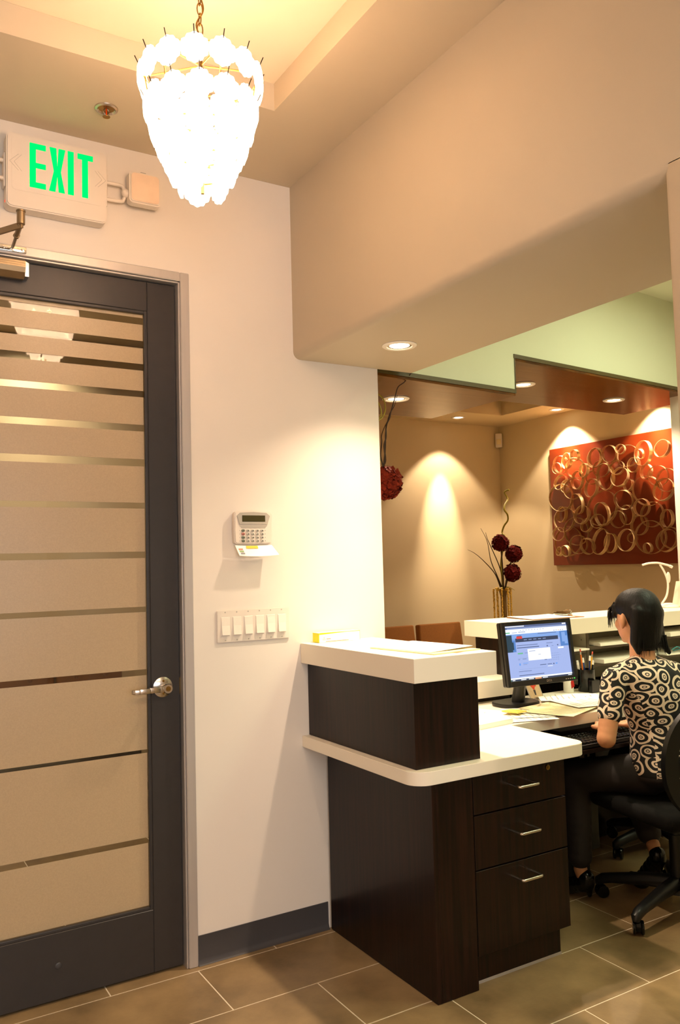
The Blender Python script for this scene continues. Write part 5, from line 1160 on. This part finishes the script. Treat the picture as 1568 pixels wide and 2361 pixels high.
cr = (*lin((236, 214, 190)), 1); bk2 = (*lin((14, 12, 12)), 1)
els = rp.color_ramp.elements; els[0].position = 0; els[0].color = cr; els[1].position = 0.055; els[1].color = bk2
for p_, c_ in ((0.105, cr), (0.20, bk2), (0.385, cr), (0.525, bk2)): e_ = els.new(p_); e_.color = c_
nt.links.new(vo.outputs['Distance'], rp.inputs[0]); nt.links.new(rp.outputs[0], pb.inputs['Base Color'])
mkmesh('printed_top', sm_, M_top, pe, True, 180)
# trousers
bm = B(); limb(bm, SPINE[0][0]+Vector((0, 0, -0.015)), (0.172, 0.132, 0.07), SPINE[1][0], (0.140, 0.108, 0.04), 4, RZ)
for H_, K_, A_ in ((HP_L, KN_L, AN_L), (HP_R, KN_R, AN_R)): limb(bm, H_, 0.085, K_, 0.066, 9); limb(bm, K_, 0.066, A_.lerp(K_, 0.14), 0.052, 9)
mkmesh('trousers', remesh(bm, 0.008, 4), pm('charcoal_cloth', (34, 27, 26), 0.7, noise=(20, 0.15), bump=(12, 0.4)), pe, True, 180)
# shoes
for A_, T_ in ((AN_L, TO_L), (AN_R, TO_R)):
    d = T_-A_; d.z = 0; d.normalize(); bm = B(); heel = A_-d*0.024+Vector((0, 0, -0.050))
    limb(bm, heel+Vector((0, 0, 0.018)), 0.034, heel, 0.034, 3); limb(bm, heel, 0.034, T_-d*0.05, 0.035, 5); limb(bm, T_-d*0.05, 0.035, T_+d*0.01, 0.022, 3)
    limb(bm, heel-d*0.008, 0.020, Vector((heel.x-d.x*0.012, heel.y-d.y*0.012, max(0.012, heel.z-0.045))), 0.011, 5)
    zmin = min(v.co.z for v in bm.verts)
    if zmin < 0.002:
        for v in bm.verts: v.co.z = max(v.co.z, 0.002)
    mkmesh('shoe', remesh(bm, 0.005, 3), M_blackm, pe, True, 180)
# hair
bm = B(); hcn = HC_-fw*0.020+Vector((0, 0, 0.030))
ball(bm, hcn, (0.078, 0.090, 0.092), 24, 16, RZ); ball(bm, HC_-fw*0.002+Vector((0, 0, 0.048)), (0.079, 0.100, 0.074), 24, 16, RZ)
limb(bm, hcn-fw*0.030+Vector((0, 0, -0.01)), (0.078, 0.062, 0.06), hcn-fw*0.030+Vector((0, 0, -0.135)), (0.066, 0.038, 0.03), 8, RZ)
limb(bm, hcn-rt*0.056-fw*0.044, 0.026, hcn-rt*0.066-fw*0.036+Vector((0, 0, -0.12)), 0.022, 8); limb(bm, hcn-rt*0.066-fw*0.036+Vector((0, 0, -0.12)), 0.022, hcn-rt*0.052-fw*0.036+Vector((0, 0, -0.166)), 0.010, 5)
limb(bm, hcn+rt*0.062-fw*0.010, 0.030, hcn+rt*0.066-fw*0.030+Vector((0, 0, -0.12)), 0.024, 8); limb(bm, hcn+rt*0.066-fw*0.030+Vector((0, 0, -0.12)), 0.022, hcn+rt*0.098-fw*0.045+Vector((0, 0, -0.172)), 0.010, 6)
for s in (-0.060, -0.048, -0.030, -0.008, 0.014, 0.036): limb(bm, HC_+fw*(0.080-6*s*s)+rt*s+Vector((0, 0, 0.045)), 0.015, HC_+fw*(0.097-8*s*s)+rt*s*1.1+Vector((0, 0, -0.004)), 0.004, 8)
mkmesh('hair', remesh(bm, 0.0055, 3), pm('black_hair', (12, 10, 10), 0.5, spec=0.3, noise=(120, 0.5), bump=(160, 1.0), stretch=(1, 1, 0.08)), pe, True, 180)
bm = B(); rnd = random.Random(11)
for i in range(26):
    s = rnd.uniform(-0.075, 0.03); a = HC_+fw*(0.088-7*s*s)+rt*s+Vector((0, 0, 0.055+rnd.uniform(-0.01, 0.01)))
    e = HC_+fw*(0.108-6*s*s+rnd.uniform(-0.008, 0.008))+rt*(s*1.1-0.004)+Vector((0, 0, -0.010+rnd.uniform(-0.035, 0.02)))
    tube(bm, cat([a, a.lerp(e, 0.5)+fw*0.012+Vector((0, 0, 0.012)), e], 4), [0.0022]*5+[0.0016]*3+[0.0006], 5)
mk('fringe', bm, bpy.data.materials['black_hair'], pe, True)['kind'] = 'stuff'; bm = B()
for i in range(30):
    s = rnd.uniform(-0.07, 0.085); a = hcn-fw*0.055+rt*s+Vector((0, 0, -0.10)); e = hcn-fw*(0.050+rnd.uniform(-0.01, 0.02))+rt*(s*1.12)+Vector((0, 0, -0.165+rnd.uniform(-0.02, 0.015)))
    tube(bm, [a, a.lerp(e, 0.5), e], [0.003, 0.002, 0.0006], 5)
mk('nape_strands', bm, bpy.data.materials['black_hair'], pe, True)['kind'] = 'stuff'
